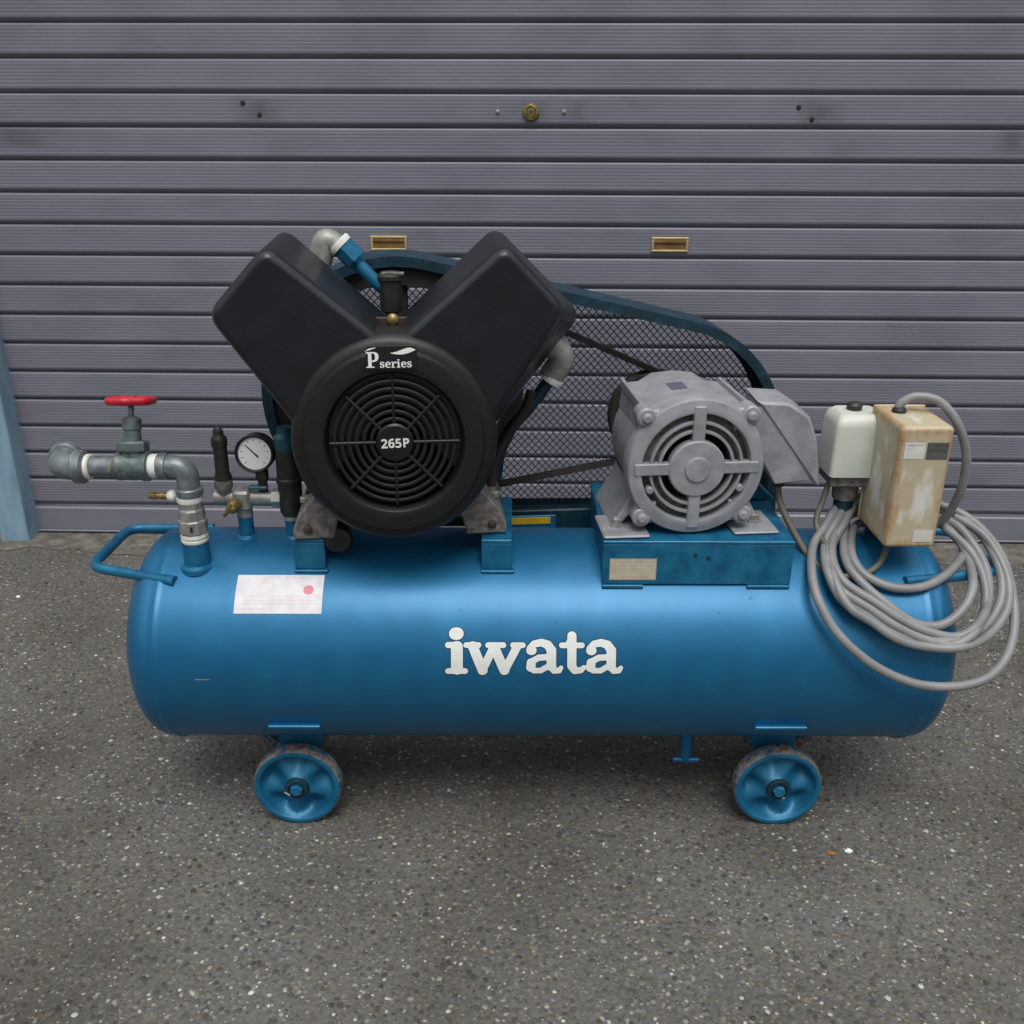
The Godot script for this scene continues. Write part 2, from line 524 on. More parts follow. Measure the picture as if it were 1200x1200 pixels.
# ---------------------------------------------------------------- lettering
# letters as thick strokes, cut out of a fine grid and bent round the tank
func stroke_mesh(strokes: Array, grow: float, lo: Vector2, hi: Vector2, cell: float, place: Callable, lift: float) -> Geo:
	var g := Geo.new()
	var nx := int(ceil((hi.x - lo.x) / cell)); var ny := int(ceil((hi.y - lo.y) / cell))
	var f := PackedFloat32Array(); f.resize((nx + 1) * (ny + 1))
	for j in ny + 1:
		for i in nx + 1:
			var q := lo + Vector2(i, j) * cell
			var best := 1e9
			for s in strokes:
				var a: Vector2 = s[0]; var b: Vector2 = s[1]
				var ab := b - a
				var u := clampf((q - a).dot(ab) / maxf(ab.length_squared(), 1e-9), 0.0, 1.0)
				best = minf(best, q.distance_to(a + ab * u) - lerpf(s[2], s[3], u))
			f[j * (nx + 1) + i] = best - grow
	for j in ny:
		for i in nx:
			var v := [f[j * (nx + 1) + i], f[j * (nx + 1) + i + 1], f[(j + 1) * (nx + 1) + i + 1], f[(j + 1) * (nx + 1) + i]]
			if v[0] > 0 and v[1] > 0 and v[2] > 0 and v[3] > 0: continue
			var c := [Vector2(i, j), Vector2(i + 1, j), Vector2(i + 1, j + 1), Vector2(i, j + 1)]
			var poly := []
			for k in 4:
				var l := (k + 1) % 4
				if v[k] <= 0: poly.append(c[k])
				if (v[k] <= 0) != (v[l] <= 0): poly.append(c[k].lerp(c[l], v[k] / (v[k] - v[l])))
			for k in range(1, poly.size() - 1):
				g.tri(place.call(lo + poly[0] * cell, lift), place.call(lo + poly[k] * cell, lift), place.call(lo + poly[k + 1] * cell, lift))
	return g

func poly_strokes(out: Array, pts: Array, r: float, r2 := -1.0) -> void:
	var e := r if r2 < 0 else r2
	var n := pts.size() - 1
	for i in n: out.append([pts[i], pts[i + 1], lerpf(r, e, float(i) / n), lerpf(r, e, float(i + 1) / n)])

func arc_pts(c: Vector2, rx: float, ry: float, a0: float, a1: float, k := 10) -> Array:
	var o := []
	for i in k + 1:
		var a := deg_to_rad(lerpf(a0, a1, float(i) / k))
		o.append(c + Vector2(cos(a) * rx, sin(a) * ry))
	return o

func slab_letters() -> Array:
	# drawn with y up, 380 units from foot to foot line, on the measured spacing
	var s := []
	var v := func(x, y): return Vector2(x, 388.0 - y)
	# i
	s.append([v.call(228, 172), v.call(238, 172), 33.0, 33.0])
	poly_strokes(s, [v.call(192, 231), v.call(240, 231)], 17)
	poly_strokes(s, [v.call(236, 240), v.call(236, 360)], 31)
	poly_strokes(s, [v.call(192, 370), v.call(276, 370)], 17)
	# w
	poly_strokes(s, [v.call(284, 231), v.call(344, 231)], 16)
	poly_strokes(s, [v.call(316, 236), v.call(366, 366)], 26)
	poly_strokes(s, [v.call(362, 370), v.call(422, 240)], 22)
	poly_strokes(s, [v.call(394, 231), v.call(470, 231)], 16)
	poly_strokes(s, [v.call(424, 240), v.call(476, 366)], 26)
	poly_strokes(s, [v.call(474, 370), v.call(540, 238)], 22)
	poly_strokes(s, [v.call(520, 231), v.call(568, 231)], 16)
	for dx in [0.0, 302.0]:
		# a
		s.append([v.call(610 + dx, 258), v.call(614 + dx, 258), 25.0, 25.0])
		poly_strokes(s, [v.call(604 + dx, 246), v.call(626 + dx, 224), v.call(662 + dx, 217), v.call(694 + dx, 228), v.call(712 + dx, 256)], 17, 25)
		poly_strokes(s, [v.call(713 + dx, 256), v.call(713 + dx, 345)], 25)
		poly_strokes(s, [v.call(713 + dx, 340), v.call(728 + dx, 366), v.call(752 + dx, 366), v.call(762 + dx, 350)], 22, 13)
		poly_strokes(s, [v.call(706 + dx, 292), v.call(650 + dx, 296), v.call(614 + dx, 316), v.call(606 + dx, 344), v.call(624 + dx, 366), v.call(660 + dx, 366), v.call(700 + dx, 340)], 18, 16)
		poly_strokes(s, [v.call(612 + dx, 322), v.call(609 + dx, 350)], 24)
	# t
	poly_strokes(s, [v.call(816, 182), v.call(816, 340)], 24)
	poly_strokes(s, [v.call(816, 182), v.call(806, 226)], 16, 24)
	poly_strokes(s, [v.call(816, 340), v.call(832, 366), v.call(862, 364), v.call(878, 348)], 24, 14)
	poly_strokes(s, [v.call(766, 231), v.call(866, 231)], 16)
	return s

func on_tank(x: float, ang: float, r: float) -> Vector3:
	return Vector3(x, TANK_Y + r * sin(ang), r * cos(ang))

func tank_patch(x0: float, x1: float, a0: float, a1: float, r: float, xs := 6, as_ := 10) -> Geo:
	var g := Geo.new()
	for i in xs:
		for j in as_:
			var u0 := float(i) / xs; var u1 := float(i + 1) / xs
			var w0 := float(j) / as_; var w1 := float(j + 1) / as_
			var a := on_tank(lerpf(x0, x1, u0), lerpf(a0, a1, w0), r)
			var b := on_tank(lerpf(x0, x1, u1), lerpf(a0, a1, w0), r)
			var c := on_tank(lerpf(x0, x1, u1), lerpf(a0, a1, w1), r)
			var d := on_tank(lerpf(x0, x1, u0), lerpf(a0, a1, w1), r)
			g.tri(a, b, c, Vector2(u0, 1 - w0), Vector2(u1, 1 - w0), Vector2(u1, 1 - w1))
			g.tri(a, c, d, Vector2(u0, 1 - w0), Vector2(u1, 1 - w1), Vector2(u0, 1 - w1))
	return g

func text_mesh(s: String, font: String, weight: int, height: float, depth := 0.0008) -> TextMesh:
	var f := SystemFont.new()
	f.font_names = PackedStringArray([font])
	f.font_weight = weight
	var t := TextMesh.new()
	t.text = s
	t.font = f
	t.font_size = 64
	t.pixel_size = height / 64.0
	t.depth = depth
	t.curve_step = 1.0
	return t

# ---------------------------------------------------------------- scene
func _ready() -> void:
	# camera
	var cam := Camera3D.new()
	cam.name = "camera"
	cam.fov = 55.9
	cam.near = 0.05
	cam.far = 200.0
	cam.position = Vector3(0, 1.15, 1.487)
	cam.rotation_degrees = Vector3(-22.0, 0, 0.15)
	add_child(cam)
	cam.current = true
	# overcast sky
	var env := Environment.new()
	var sky := Sky.new()
	var sm := ProceduralSkyMaterial.new()
	sm.sky_top_color = Color(0.95, 0.97, 0.98)
	sm.sky_horizon_color = Color(0.17, 0.178, 0.185)
	sm.sky_curve = 0.8
	sm.sky_energy_multiplier = 1.15
	sm.ground_bottom_color = Color(0.16, 0.16, 0.16)
	sm.ground_horizon_color = Color(0.16, 0.165, 0.17)
	sm.sun_angle_max = 0.0
	sky.sky_material = sm
	env.background_mode = Environment.BG_SKY
	env.sky = sky
	env.ambient_light_source = Environment.AMBIENT_SOURCE_SKY
	env.tonemap_mode = Environment.TONE_MAPPER_LINEAR
	env.tonemap_exposure = 1.5
	env.sdfgi_enabled = true
	env.ssao_enabled = true
	env.ssil_enabled = true
	var we := WorldEnvironment.new()
	we.name = "world_environment"
	we.environment = env
	add_child(we)
	var sun := DirectionalLight3D.new()
	sun.name = "sun"
	sun.light_energy = 0.5
	sun.light_color = Color(1.0, 0.99, 0.975)
	sun.light_angular_distance = 30.0
	sun.rotation_degrees = Vector3(-62, 6, 0)
	sun.shadow_enabled = true
	add_child(sun)

	materials()
	rusty_box_material()
	build_ground()
	build_shutter()
	build_compressor()
	build_cable()
	build_litter()

func build_ground() -> void:
	var g := Geo.new()
	g.quad(Vector3(-60, 0, 60), Vector3(60, 0, 60), Vector3(60, 0, -60), Vector3(-60, 0, -60))
	tag(obj("ground", g, asphalt_material()), "worn grey asphalt with light and dark stones", "", "", "structure")
	# the strip of concrete under the shutter, with a ragged edge
	var rng := RandomNumberGenerator.new()
	rng.seed = 5
	var s := Geo.new()
	var edge := []
	for i in 121: edge.append(-1.015 + rng.randf_range(-0.012, 0.012) + 0.018 * sin(i * 0.37) + 0.0227 * (-1.8 + i * 0.035))
	for i in 120:
		var x0 := -1.8 + i * 0.035
		var x1 := x0 + 0.035
		s.quad(Vector3(x0, 0.004, edge[i]), Vector3(x1, 0.004, edge[i + 1]), Vector3(x1, 0.004, -1.6), Vector3(x0, 0.004, -1.6))
		s.quad(Vector3(x0, -0.01, edge[i]), Vector3(x1, -0.01, edge[i + 1]), Vector3(x1, 0.004, edge[i + 1]), Vector3(x0, 0.004, edge[i]))
	var cm := mat("apron_concrete", ramp_texture(noise(64, 0.02, 6), [[0.0, c8(74, 71, 66)], [0.4, c8(96, 92, 86)], [1.0, c8(128, 124, 116)]], 512), 0.9, 0.0, Vector3.ONE * 1.7, bump_texture(noise(65, 0.1, 4), 4.0), 0.6)
	tag(obj("concrete_pavement", s, cm), "strip of pale concrete along the foot of the shutter", "", "", "structure")
	# loose and half sunk grit
	var st := Geo.new()
	var ring := [Vector3(1, 0, 0), Vector3(0.4, 0.1, 0.8), Vector3(-0.6, -0.1, 0.75), Vector3(-0.95, 0.05, -0.1), Vector3(-0.35, 0, -0.85), Vector3(0.6, 0.08, -0.7)]
	for i in 6:
		var a: Vector3 = ring[i]; var b: Vector3 = ring[(i + 1) % 6]
		st.tri(b, a, Vector3(0.1, 0.62, 0.05)); st.tri(a, b, Vector3(0, -0.6, 0))
	var mm := MultiMesh.new()
	mm.transform_format = MultiMesh.TRANSFORM_3D
	mm.use_colors = true
	mm.mesh = st.mesh(20)
	var n := 8000
	mm.instance_count = n
	for i in n:
		var r := 0.0014 + 0.0042 * pow(rng.randf(), 3.0)
		var at := Vector3(rng.randf_range(-1.7, 1.7), 0.0, rng.randf_range(-1.0, 0.75))
		var bs := Basis(Vector3.UP, rng.randf() * TAU) * Basis(Vector3.RIGHT, rng.randf_range(-0.3, 0.3))
		mm.set_instance_transform(i, Transform3D(bs.scaled(Vector3(r, r * rng.randf_range(0.5, 0.9), r)), at + Vector3.UP * r * 0.12))
		var v: float = [0.035, 0.06, 0.09, 0.12, 0.2, 0.36][mini(5, int(pow(rng.randf(), 1.3) * 6.0))]
		mm.set_instance_color(i, Color(v * 1.03, v * 1.01, v * 0.92))
	var gm := StandardMaterial3D.new()
	gm.resource_name = "grit"
	gm.vertex_color_use_as_albedo = true
	gm.roughness = 0.8
	var gi := MultiMeshInstance3D.new()
	gi.name = "gravel"
	gi.multimesh = mm
	gi.material_override = gm
	add_child(gi)
	tag(gi, "loose grit and small stones scattered on the asphalt", "gravel", "", "stuff")

func build_shutter() -> void:
	var yaw := -atan(0.0227)
	var t := thing("roller_shutter", "grey ribbed metal roller shutter closing the garage behind the compressor", "shutter", Vector3(0, 0, -1.149))
	t.rotation.y = yaw
	var p := 0.0802
	# one slat: (height, depth), from its lower curl to the lip at its top
	var prof := [Vector2(-0.003, -0.015), Vector2(0.001, -0.0125), Vector2(0.0045, -0.0085), Vector2(0.0080, -0.0042), Vector2(0.0108, -0.0012), Vector2(0.0135, 0.0)]
	for k in 7:
		var y := 0.0178 + k * 0.0082
		prof.append(Vector2(y, 0.0002)); prof.append(Vector2(y + 0.0022, 0.0002))
		prof.append(Vector2(y + 0.0032, -0.00025)); prof.append(Vector2(y + 0.0050, -0.00025))
	prof.append_array([Vector2(0.0755, 0.0), Vector2(0.0785, -0.0008), Vector2(p - 0.0004, -0.003), Vector2(p + 0.0004, -0.0085), Vector2(p, -0.0135)])
	var g := Geo.new()
	var xs := [-1.52, -0.9, -0.3, 0.3, 0.9, 1.5, 2.0]
	for i in prof.size() - 1:
		for k in xs.size() - 1:
			var a: Vector2 = prof[i]; var b: Vector2 = prof[i + 1]
			g.quad(Vector3(xs[k], a.x, a.y), Vector3(xs[k + 1], a.x, a.y), Vector3(xs[k + 1], b.x, b.y), Vector3(xs[k], b.x, b.y))
	g.quad(Vector3(2.0, -0.002, -0.0175), Vector3(-1.52, -0.002, -0.0175), Vector3(-1.52, p, -0.0175), Vector3(2.0, p, -0.0175))
	var slat := g.mesh(50)
	var rng := RandomNumberGenerator.new()
	rng.seed = 9
	for k in 33:
		obj("slat", slat, M.shutter_paint, t, Transform3D(Basis(Vector3.RIGHT, rng.randf_range(-0.012, 0.012)), Vector3(0, 0.0918 + p * k, rng.randf_range(-0.0006, 0.0006))))
	obj("bottom_rail", Geo.new().box(Vector3(-1.5, 0.012, -0.03), Vector3(2.0, 0.0855, 0.003), 0.004), M.shutter_paint, t)
	obj("bottom_lip", Geo.new().box(Vector3(-1.5, 0.0085, -0.03), Vector3(2.0, 0.0145, 0.009), 0.002), M.shutter_paint, t)
	for x in [-1.462, 2.03]:
		obj("guide_rail", Geo.new().box(Vector3(x - 0.022, 0.004, -0.06), Vector3(x + 0.022, 2.75, 0.016), 0.003), M.rail_metal, t)
	obj("shutter_box", Geo.new().box(Vector3(-1.7, 2.72, -0.4), Vector3(2.2, 3.15, 0.12), 0.01), M.shutter_paint, t)
	# the two finger pulls
	for x in [-0.3289, 0.4147]:
		var f := Geo.new()
		var w := 0.0485; var h := 0.019
		f.box(Vector3(-w, h - 0.006, 0), Vector3(w, h, 0.006)); f.box(Vector3(-w, -h, 0), Vector3(w, -h + 0.006, 0.006))
		f.box(Vector3(-w, -h + 0.006, 0), Vector3(-w + 0.007, h - 0.006, 0.006)); f.box(Vector3(w - 0.007, -h + 0.006, 0), Vector3(w, h - 0.006, 0.006))
		var pull := obj("finger_pull", f, M.pull_gold, t, Transform3D(Basis(), Vector3(x, 0.8513, 0.0)))
		obj("recess", Geo.new().box(Vector3(-w + 0.008, -h + 0.007, 0.0008), Vector3(w - 0.008, h - 0.007, 0.0016), 0.0002), M.pull_inside, pull)
		obj("grip", Geo.new().box(Vector3(-w + 0.0075, 0.004, 0.0017), Vector3(w - 0.0075, h - 0.0068, 0.0055), 0.001), M.pull_inside, pull)
	# the lock with its two rivets, and screws left and right
	var lk := obj("lock", Geo.new().lathe(can([Vector2(0.021, 0.0), Vector2(0.021, 0.004), Vector2(0.018, 0.008), Vector2(0.014, 0.009), Vector2(0.0135, 0.006), Vector2(0.0105, 0.006), Vector2(0.010, 0.0085)]), 24), M.brass, t, Transform3D(Basis(), Vector3(0.0452, 1.1735, 0.0)))
	obj("keyhole", Geo.new().box(Vector3(-0.0013, -0.006, 0.0084), Vector3(0.0013, 0.006, 0.0092), 0.0003), M.black_hole, lk)
	for x in [-0.0388, 0.129]:
		obj("rivet", Geo.new().lathe(can([Vector2(0.006, 0.0), Vector2(0.0055, 0.002), Vector2(0.003, 0.0035)]), 12), M.nickel, t, Transform3D(Basis(), Vector3(x, 1.174, 0)))
	for q in [Vector2(-0.6844, 1.1935), Vector2(-0.6442, 1.1665), Vector2(0.7155, 1.1862), Vector2(0.7512, 1.1585)]:
		obj("screw", Geo.new().lathe(can([Vector2(0.0065, 0.0), Vector2(0.006, 0.002), Vector2(0.003, 0.003)]), 10), M.black_rubber, t, Transform3D(Basis(), Vector3(q.x, q.y, 0)))
	var gk := 0
	for q in [[-1.27, 1.116, 0.16, 0.034, 0.5], [-0.645, 1.174, 0.075, 0.034, 0.45], [0.772, 1.170, 0.07, 0.034, 0.5], [0.165, 1.174, 0.055, 0.034, 0.3], [1.262, 1.110, 0.06, 0.034, 0.5], [0.06, 1.172, 0.045, 0.032, 0.3]]:
		var gg := Geo.new()
		gg.quad(Vector3(-q[2], -q[3], 0), Vector3(q[2], -q[3], 0), Vector3(q[2], q[3], 0), Vector3(-q[2], q[3], 0))
		obj("grime", gg, grime_material(gk, q[4]), t, Transform3D(Basis(), Vector3(q[0], q[1], 0.0016)))
		gk += 1
	# the pale blue post in front of the left guide rail
	var post := Geo.new()
	var poly := Geo.rounded([Vector2(-0.042, -0.045), Vector2(0.042, -0.045), Vector2(0.042, 0.045), Vector2(-0.042, 0.045)], 0.007, 4)
	post.loft([Geo.at_z(poly, 0.0), Geo.at_z(poly, 3.1)])
	tag(obj("steel_post", post, M.post_paint, self, Transform3D(Basis(Vector3(1, 0, 0), Vector3(0, 0, -1), Vector3(0, 1, 0)), Vector3(-1.4615, 0, -1.158))), "pale blue square steel post at the left edge of the shutter", "post")
	# the wall that the shutter stands in
	var w := thing("garage_wall", "plain rendered garage wall left of the pale blue post", "wall", Vector3(0, 0, -1.3))
	obj("wall_panel", Geo.new().box(Vector3(-5.5, 0, -0.25), Vector3(-1.53, 3.4, 0.08), 0.005), M.wall_render, w)
	obj("wall_panel", Geo.new().box(Vector3(2.1, 0, -0.25), Vector3(6.0, 3.4, 0.08), 0.005), M.wall_render, w)
	obj("roof_band", Geo.new().box(Vector3(-5.5, 3.401, -0.3), Vector3(6.0, 3.7, 0.14), 0.005), M.wall_render, w)

# ---------------------------------------------------------------- compressor
func build_compressor() -> void:
	var c := thing("air_compressor", "blue wheeled air compressor with black V shaped pump and grey motor", "compressor")
	build_tank(c)
	build_casters(c)
	# pump, motor and guard are bolted on five degrees askew
	var dx := Transform3D(Basis(Vector3.UP, deg_to_rad(5)), Vector3(-0.183, 0, 0))
	build_mounts(c)
	build_pump(c, dx)
	build_drive(c, dx)
	build_motor(c, dx)
	build_valves(c)
	build_switches(c)

func build_tank(c: Node3D) -> void:
	var r := TANK_R
	var prof := []
	var xl := -0.574; var xr := 0.672
	for i in 15: # left dished head
		var a := lerpf(PI / 2, 0.0, i / 14.0)
		prof.append(Vector2(r * pow(cos(a), 0.86) if i > 0 else 0.0, xl - 0.066 * sin(a)))
	prof.append_array([Vector2(r, xl + 0.006), Vector2(r + 0.0030, xl + 0.011), Vector2(r + 0.0030, xl + 0.016), Vector2(r, xl + 0.022)])
	for k in 5: prof.append(Vector2(r, lerpf(xl + 0.2, xr - 0.2, k / 4.0)))
	prof.append_array([Vector2(r, xr - 0.022), Vector2(r + 0.0030, xr - 0.016), Vector2(r + 0.0030, xr - 0.011), Vector2(r, xr - 0.006)])
	for i in 15:
		var a := lerpf(0.0, PI / 2, i / 14.0)
		prof.append(Vector2(r * pow(cos(a), 0.86) if i < 14 else 0.0, xr + 0.062 * sin(a)))
	var axis := Transform3D(Basis(Vector3(0, 1, 0), Vector3(0, 0, 1), Vector3(1, 0, 0)), Vector3(0, TANK_Y, 0))
	var tank := obj("tank", Geo.new().lathe(prof, 96, axis), M.blue_paint, c)
	# lettering: white on a thin dark edge
	var st := slab_letters()
	var k := (0.1774 + 0.1044) / (1085.0 - 175.0)
	var a0 := asin((0.3469 - TANK_Y) / TANK_R)
	var a1 := asin((0.4174 - TANK_Y) / TANK_R)
	var ky := (a1 - a0) / 250.0
	var place := func(q: Vector2, lift: float) -> Vector3:
		return on_tank(-0.1044 + (q.x - 175.0) * k, a0 + q.y * ky, TANK_R + lift)
	obj("letter_outline", stroke_mesh(st, 3.5, Vector2(160, -20), Vector2(1110, 270), 2.6, place, 0.0006), M.letter_edge, tank)
	obj("lettering", stroke_mesh(st, -1.0, Vector2(160, -20), Vector2(1110, 270), 2.6, place, 0.0011), M.letter_white, tank)
	# the inspection sticker
	var pm := print_material("inspection_print", 256, 128, c8(218, 216, 220), c8(184, 100, 124), [[0.3, 0.5, 0.05, 0.05, 0.35], [0.55, 0.8, 0.05, 0.05, 0.35], [0.12, 0.4, 0.22, 0.03, 0.2], [0.12, 0.5, 0.34, 0.03, 0.2], [0.10, 0.86, 0.56, 0.04, 0.22], [0.10, 0.9, 0.66, 0.04, 0.3], [0.10, 0.92, 0.74, 0.04, 0.3], [0.10, 0.35, 0.86, 0.05, 0.28]], true, false)
	obj("inspection_sticker", tank_patch(-0.4365, -0.2985, asin((0.434 - TANK_Y) / TANK_R), asin((0.478 - TANK_Y) / TANK_R), TANK_R + 0.0008), pm, tank)
	# dark spots and a pale scratch in the paint
	for q in [[0.3546, 0.3911, 0.0048], [0.0695, 0.4253, 0.003], [0.1974, 0.4093, 0.0026], [0.2403, 0.3678, 0.0024], [-0.0804, 0.4394, 0.002], [0.377, 0.4547, 0.0032], [0.325, 0.437, 0.002]]:
		var an := asin((q[1] - TANK_Y) / TANK_R)
		var sp := Geo.new()
		for i in 12:
			var t0 := TAU * i / 12; var t1 := TAU * (i + 1) / 12
			sp.tri(on_tank(q[0], an, TANK_R + 0.0005), on_tank(q[0] + cos(t0) * q[2], an + sin(t0) * q[2] / TANK_R, TANK_R + 0.0004), on_tank(q[0] + cos(t1) * q[2], an + sin(t1) * q[2] / TANK_R, TANK_R + 0.0004))
		obj("paint_spot", sp, M.blue_dull, tank)
	obj("scratch", tank_patch(-0.4975, -0.4755, asin((0.3352 - TANK_Y) / TANK_R), asin((0.3372 - TANK_Y) / TANK_R), TANK_R + 0.0004, 4, 1), M.cable_grey, tank)
	# handles of bent rod at both ends
	obj("handle", Geo.new().tube(bent([Vector3(-0.535, 0.4728, 0.108), Vector3(-0.690, 0.4728, 0.056), Vector3(-0.686, 0.4728, -0.107), Vector3(-0.535, 0.4728, -0.108)], 0.03), 0.0085, 14), M.blue_dull, c)
	obj("handle", Geo.new().tube(bent([Vector3(0.625, 0.4744, 0.106), Vector3(0.79, 0.4744, 0.07), Vector3(0.79, 0.4744, -0.1), Vector3(0.63, 0.4744, -0.106)], 0.03), 0.0085, 14), M.blue_dull, c)
	# drain cock underneath
	var dr := obj("drain_cock", Geo.new().lathe(can([Vector2(0.013, 0.0), Vector2(0.013, 0.028), Vector2(0.0115, 0.030), Vector2(0.0115, 0.058), Vector2(0.007, 0.060), Vector2(0.007, 0.069)]), 16, along(Vector3(0.309, 0.168, 0.06), Vector3.DOWN)), M.blue_paint, c)
	obj("wing_handle", Geo.new().tube([Vector3(0.287, 0.1, 0.06), Vector3(0.333, 0.1, 0.06)], 0.0052, 10), M.blue_paint, dr)

func wheel_mesh(r: float, w: float) -> Geo: # the blue web: five waves between rim and hub
	var g := Geo.new()
	var seg := 60
	var rings := [[r - 0.003, 0.0, 0.0], [r - 0.009, 0.002, 0.0], [r - 0.0125, -0.001, 0.0], [r - 0.0155, -0.011, 0.25], [r - 0.025, -0.018, 1.0], [r - 0.038, -0.0145, 1.0], [r - 0.049, -0.006, 0.35], [r - 0.055, -0.001, 0.0]]
	for k in rings.size() - 1:
		for i in seg:
			var q := []
			for e in [[k, i], [k, i + 1], [k + 1, i + 1], [k + 1, i]]:
				var a: float = TAU * e[1] / seg
				var d: Array = rings[e[0]]
				q.append(Vector3(cos(a) * d[0], sin(a) * d[0], d[1] + d[2] * 0.0075 * cos(5.0 * a - PI * 0.5 * 5.0)))
			g.tri(q[0], q[1], q[2]); g.tri(q[0], q[2], q[3])
	return g

func build_casters(c: Node3D) -> void:
	var r := 0.0765
	var tyre := Geo.new().lathe([Vector2(r - 0.02, -0.027), Vector2(r - 0.006, -0.028), Vector2(r - 0.001, -0.026), Vector2(r, -0.020), Vector2(r, -0.009), Vector2(r - 0.001, -0.004), Vector2(r - 0.003, 0.0)], 60).mesh(45)
	var back := Geo.new().lathe([Vector2(0.0, -0.024), Vector2(r - 0.02, -0.027)], 40).mesh()
	var web := wheel_mesh(r, 0.034).mesh(60)
	var hub := Geo.new().lathe(can([Vector2(0.0215, -0.03), Vector2(0.0215, 0.0), Vector2(0.019, 0.004), Vector2(0.0145, 0.005), Vector2(0.014, 0.001)]), 28).mesh()
	var nut := Geo.new().lathe(can([Vector2(0.0115, 0.0), Vector2(0.0115, 0.007), Vector2(0.0095, 0.0095)]), 6).mesh(10)
	for s in [1.0, -1.0]:
		for x in [-0.372, 0.464]:
			var face := Transform3D(Basis(Vector3.UP, 0.0 if s > 0 else PI), Vector3(x + (0.0 if s > 0 else signf(x) * 0.05), r, 0.113 * s))
			face.basis = face.basis * Basis(Vector3(0, 0, 1), x * 1.9)
			var wh := obj("caster_wheel", web, M.blue_dull, c, face)
			obj("tyre", tyre, M.chipped_tyre, wh)
			obj("rear_disc", back, M.blue_dark, wh)
			obj("hub", hub, M.blue_dark, wh)
			obj("axle_nut", nut, M.blue_dull, wh, Transform3D(Basis(), Vector3(0, 0, 0.001)))
			obj("cotter_pin", Geo.new().tube([Vector3(-0.012, -0.018, 0.004), Vector3(-0.003, -0.013, 0.010)], 0.0018, 8), M.nickel, wh)
			# the leg behind the wheel and the flange above it
			var leg := Geo.new().slab([Vector2(-0.031, -0.03), Vector2(0.031, -0.03), Vector2(0.042, 0.10), Vector2(-0.042, 0.10)], -0.005, 0.0, 0.001)
			var wx: float = x + (0.0 if s > 0 else signf(x) * 0.05)
			var lx := Transform3D(Basis(Vector3.UP, 0.0 if s > 0 else PI), Vector3(wx, r, 0.0725 * s))
			var fx: float = (-0.3525 if x < 0 else 0.4373) + (wx - x)
			var br := obj("caster_bracket", Geo.new().box(Vector3(-0.0425, 0.160, 0.026), Vector3(0.0425, 0.166, 0.096), 0.0015), M.blue_paint, c, Transform3D(lx.basis, Vector3(fx, r, 0.0725 * s)))
			obj("bracket_leg", leg, M.blue_paint, br, Transform3D(Basis(Vector3.RIGHT, -0.3), Vector3((wx - fx) * s, 0.004, 0.0)))
			obj("axle", Geo.new().tube([Vector3(0, 0, -0.02), Vector3(0, 0, 0.03)], 0.011, 14), M.blue_dark, br, Transform3D(Basis(), Vector3((wx - fx) * s, 0, 0)))

func build_mounts(c: Node3D) -> void:
	for q in [[-0.3465, -0.2975], [-0.0485, 0.0]]:
		var x0: float = q[0]; var x1: float = q[1]
		var b := obj("pump_bracket", Geo.new().box(Vector3(x0, 0.486, 0.0835), Vector3(x1, 0.531, 0.0885), 0.001), M.blue_dull, c)
		obj("bracket_top", Geo.new().box(Vector3(x0, 0.5315, -0.10), Vector3(x1, 0.5375, 0.0895), 0.0012), M.blue_dull, b)
		obj("bracket_foot", Geo.new().box(Vector3(x0 - 0.001, 0.4815, 0.0835), Vector3(x1 + 0.004, 0.4858, 0.0945), 0.001), M.blue_dull, b)
		obj("bracket_web", Geo.new().box(Vector3(x0 + 0.004, 0.44, -0.095), Vector3(x1 - 0.004, 0.531, 0.083), 0.001), M.blue_dull, b)
	# the stand under the motor
	var s := obj("motor_stand", Geo.new().box(Vector3(0.1425, 0.472, 0.1075), Vector3(0.4405, 0.541, 0.1125), 0.001), M.blue_dull, c)
	obj("stand_top", Geo.new().box(Vector3(0.1420, 0.5413, -0.15), Vector3(0.4410, 0.5465, 0.1135), 0.0012), M.blue_dull, s)
	obj("stand_side", Geo.new().box(Vector3(0.1425, 0.44, -0.145), Vector3(0.1475, 0.541, 0.107), 0.001), M.blue_dull, s)
	obj("stand_side", Geo.new().box(Vector3(0.4355, 0.44, -0.145), Vector3(0.4405, 0.541, 0.107), 0.001), M.blue_dull, s)
	obj("stand_foot", Geo.new().box(Vector3(0.1425, 0.466, 0.1085), Vector3(0.208, 0.4717, 0.1165), 0.001), M.blue_dull, s)
	obj("stand_foot", Geo.new().box(Vector3(0.372, 0.466, 0.1085), Vector3(0.4395, 0.4717, 0.1165), 0.001), M.blue_dull, s)
	var rp := print_material("rating_print", 192, 80, c8(196, 188, 166), c8(120, 100, 84), [[0.05, 0.95, 0.12, 0.08, 0.35], [0.05, 0.6, 0.3, 0.08, 0.3], [0.65, 0.95, 0.3, 0.08, 0.3], [0.05, 0.95, 0.48, 0.08, 0.25], [0.05, 0.95, 0.64, 0.06, 0.25], [0.3, 0.8, 0.8, 0.1, 0.4]], false, true)
	var pl := Geo.new()
	pl.quad(Vector3(0.1535, 0.4795, 0.1132), Vector3(0.2275, 0.4795, 0.1132), Vector3(0.2275, 0.517, 0.1132), Vector3(0.1535, 0.517, 0.1132))
	obj("rating_plate", pl, rp, s)
	for x in [0.287, 0.308]:
		obj("spot_hole", Geo.new().lathe(can([Vector2(0.0035, 0.0), Vector2(0.0035, 0.0006)]), 12), M.blue_dark, s, Transform3D(Basis(), Vector3(x, 0.5225 if x < 0.3 else 0.5175, 0.1127)))

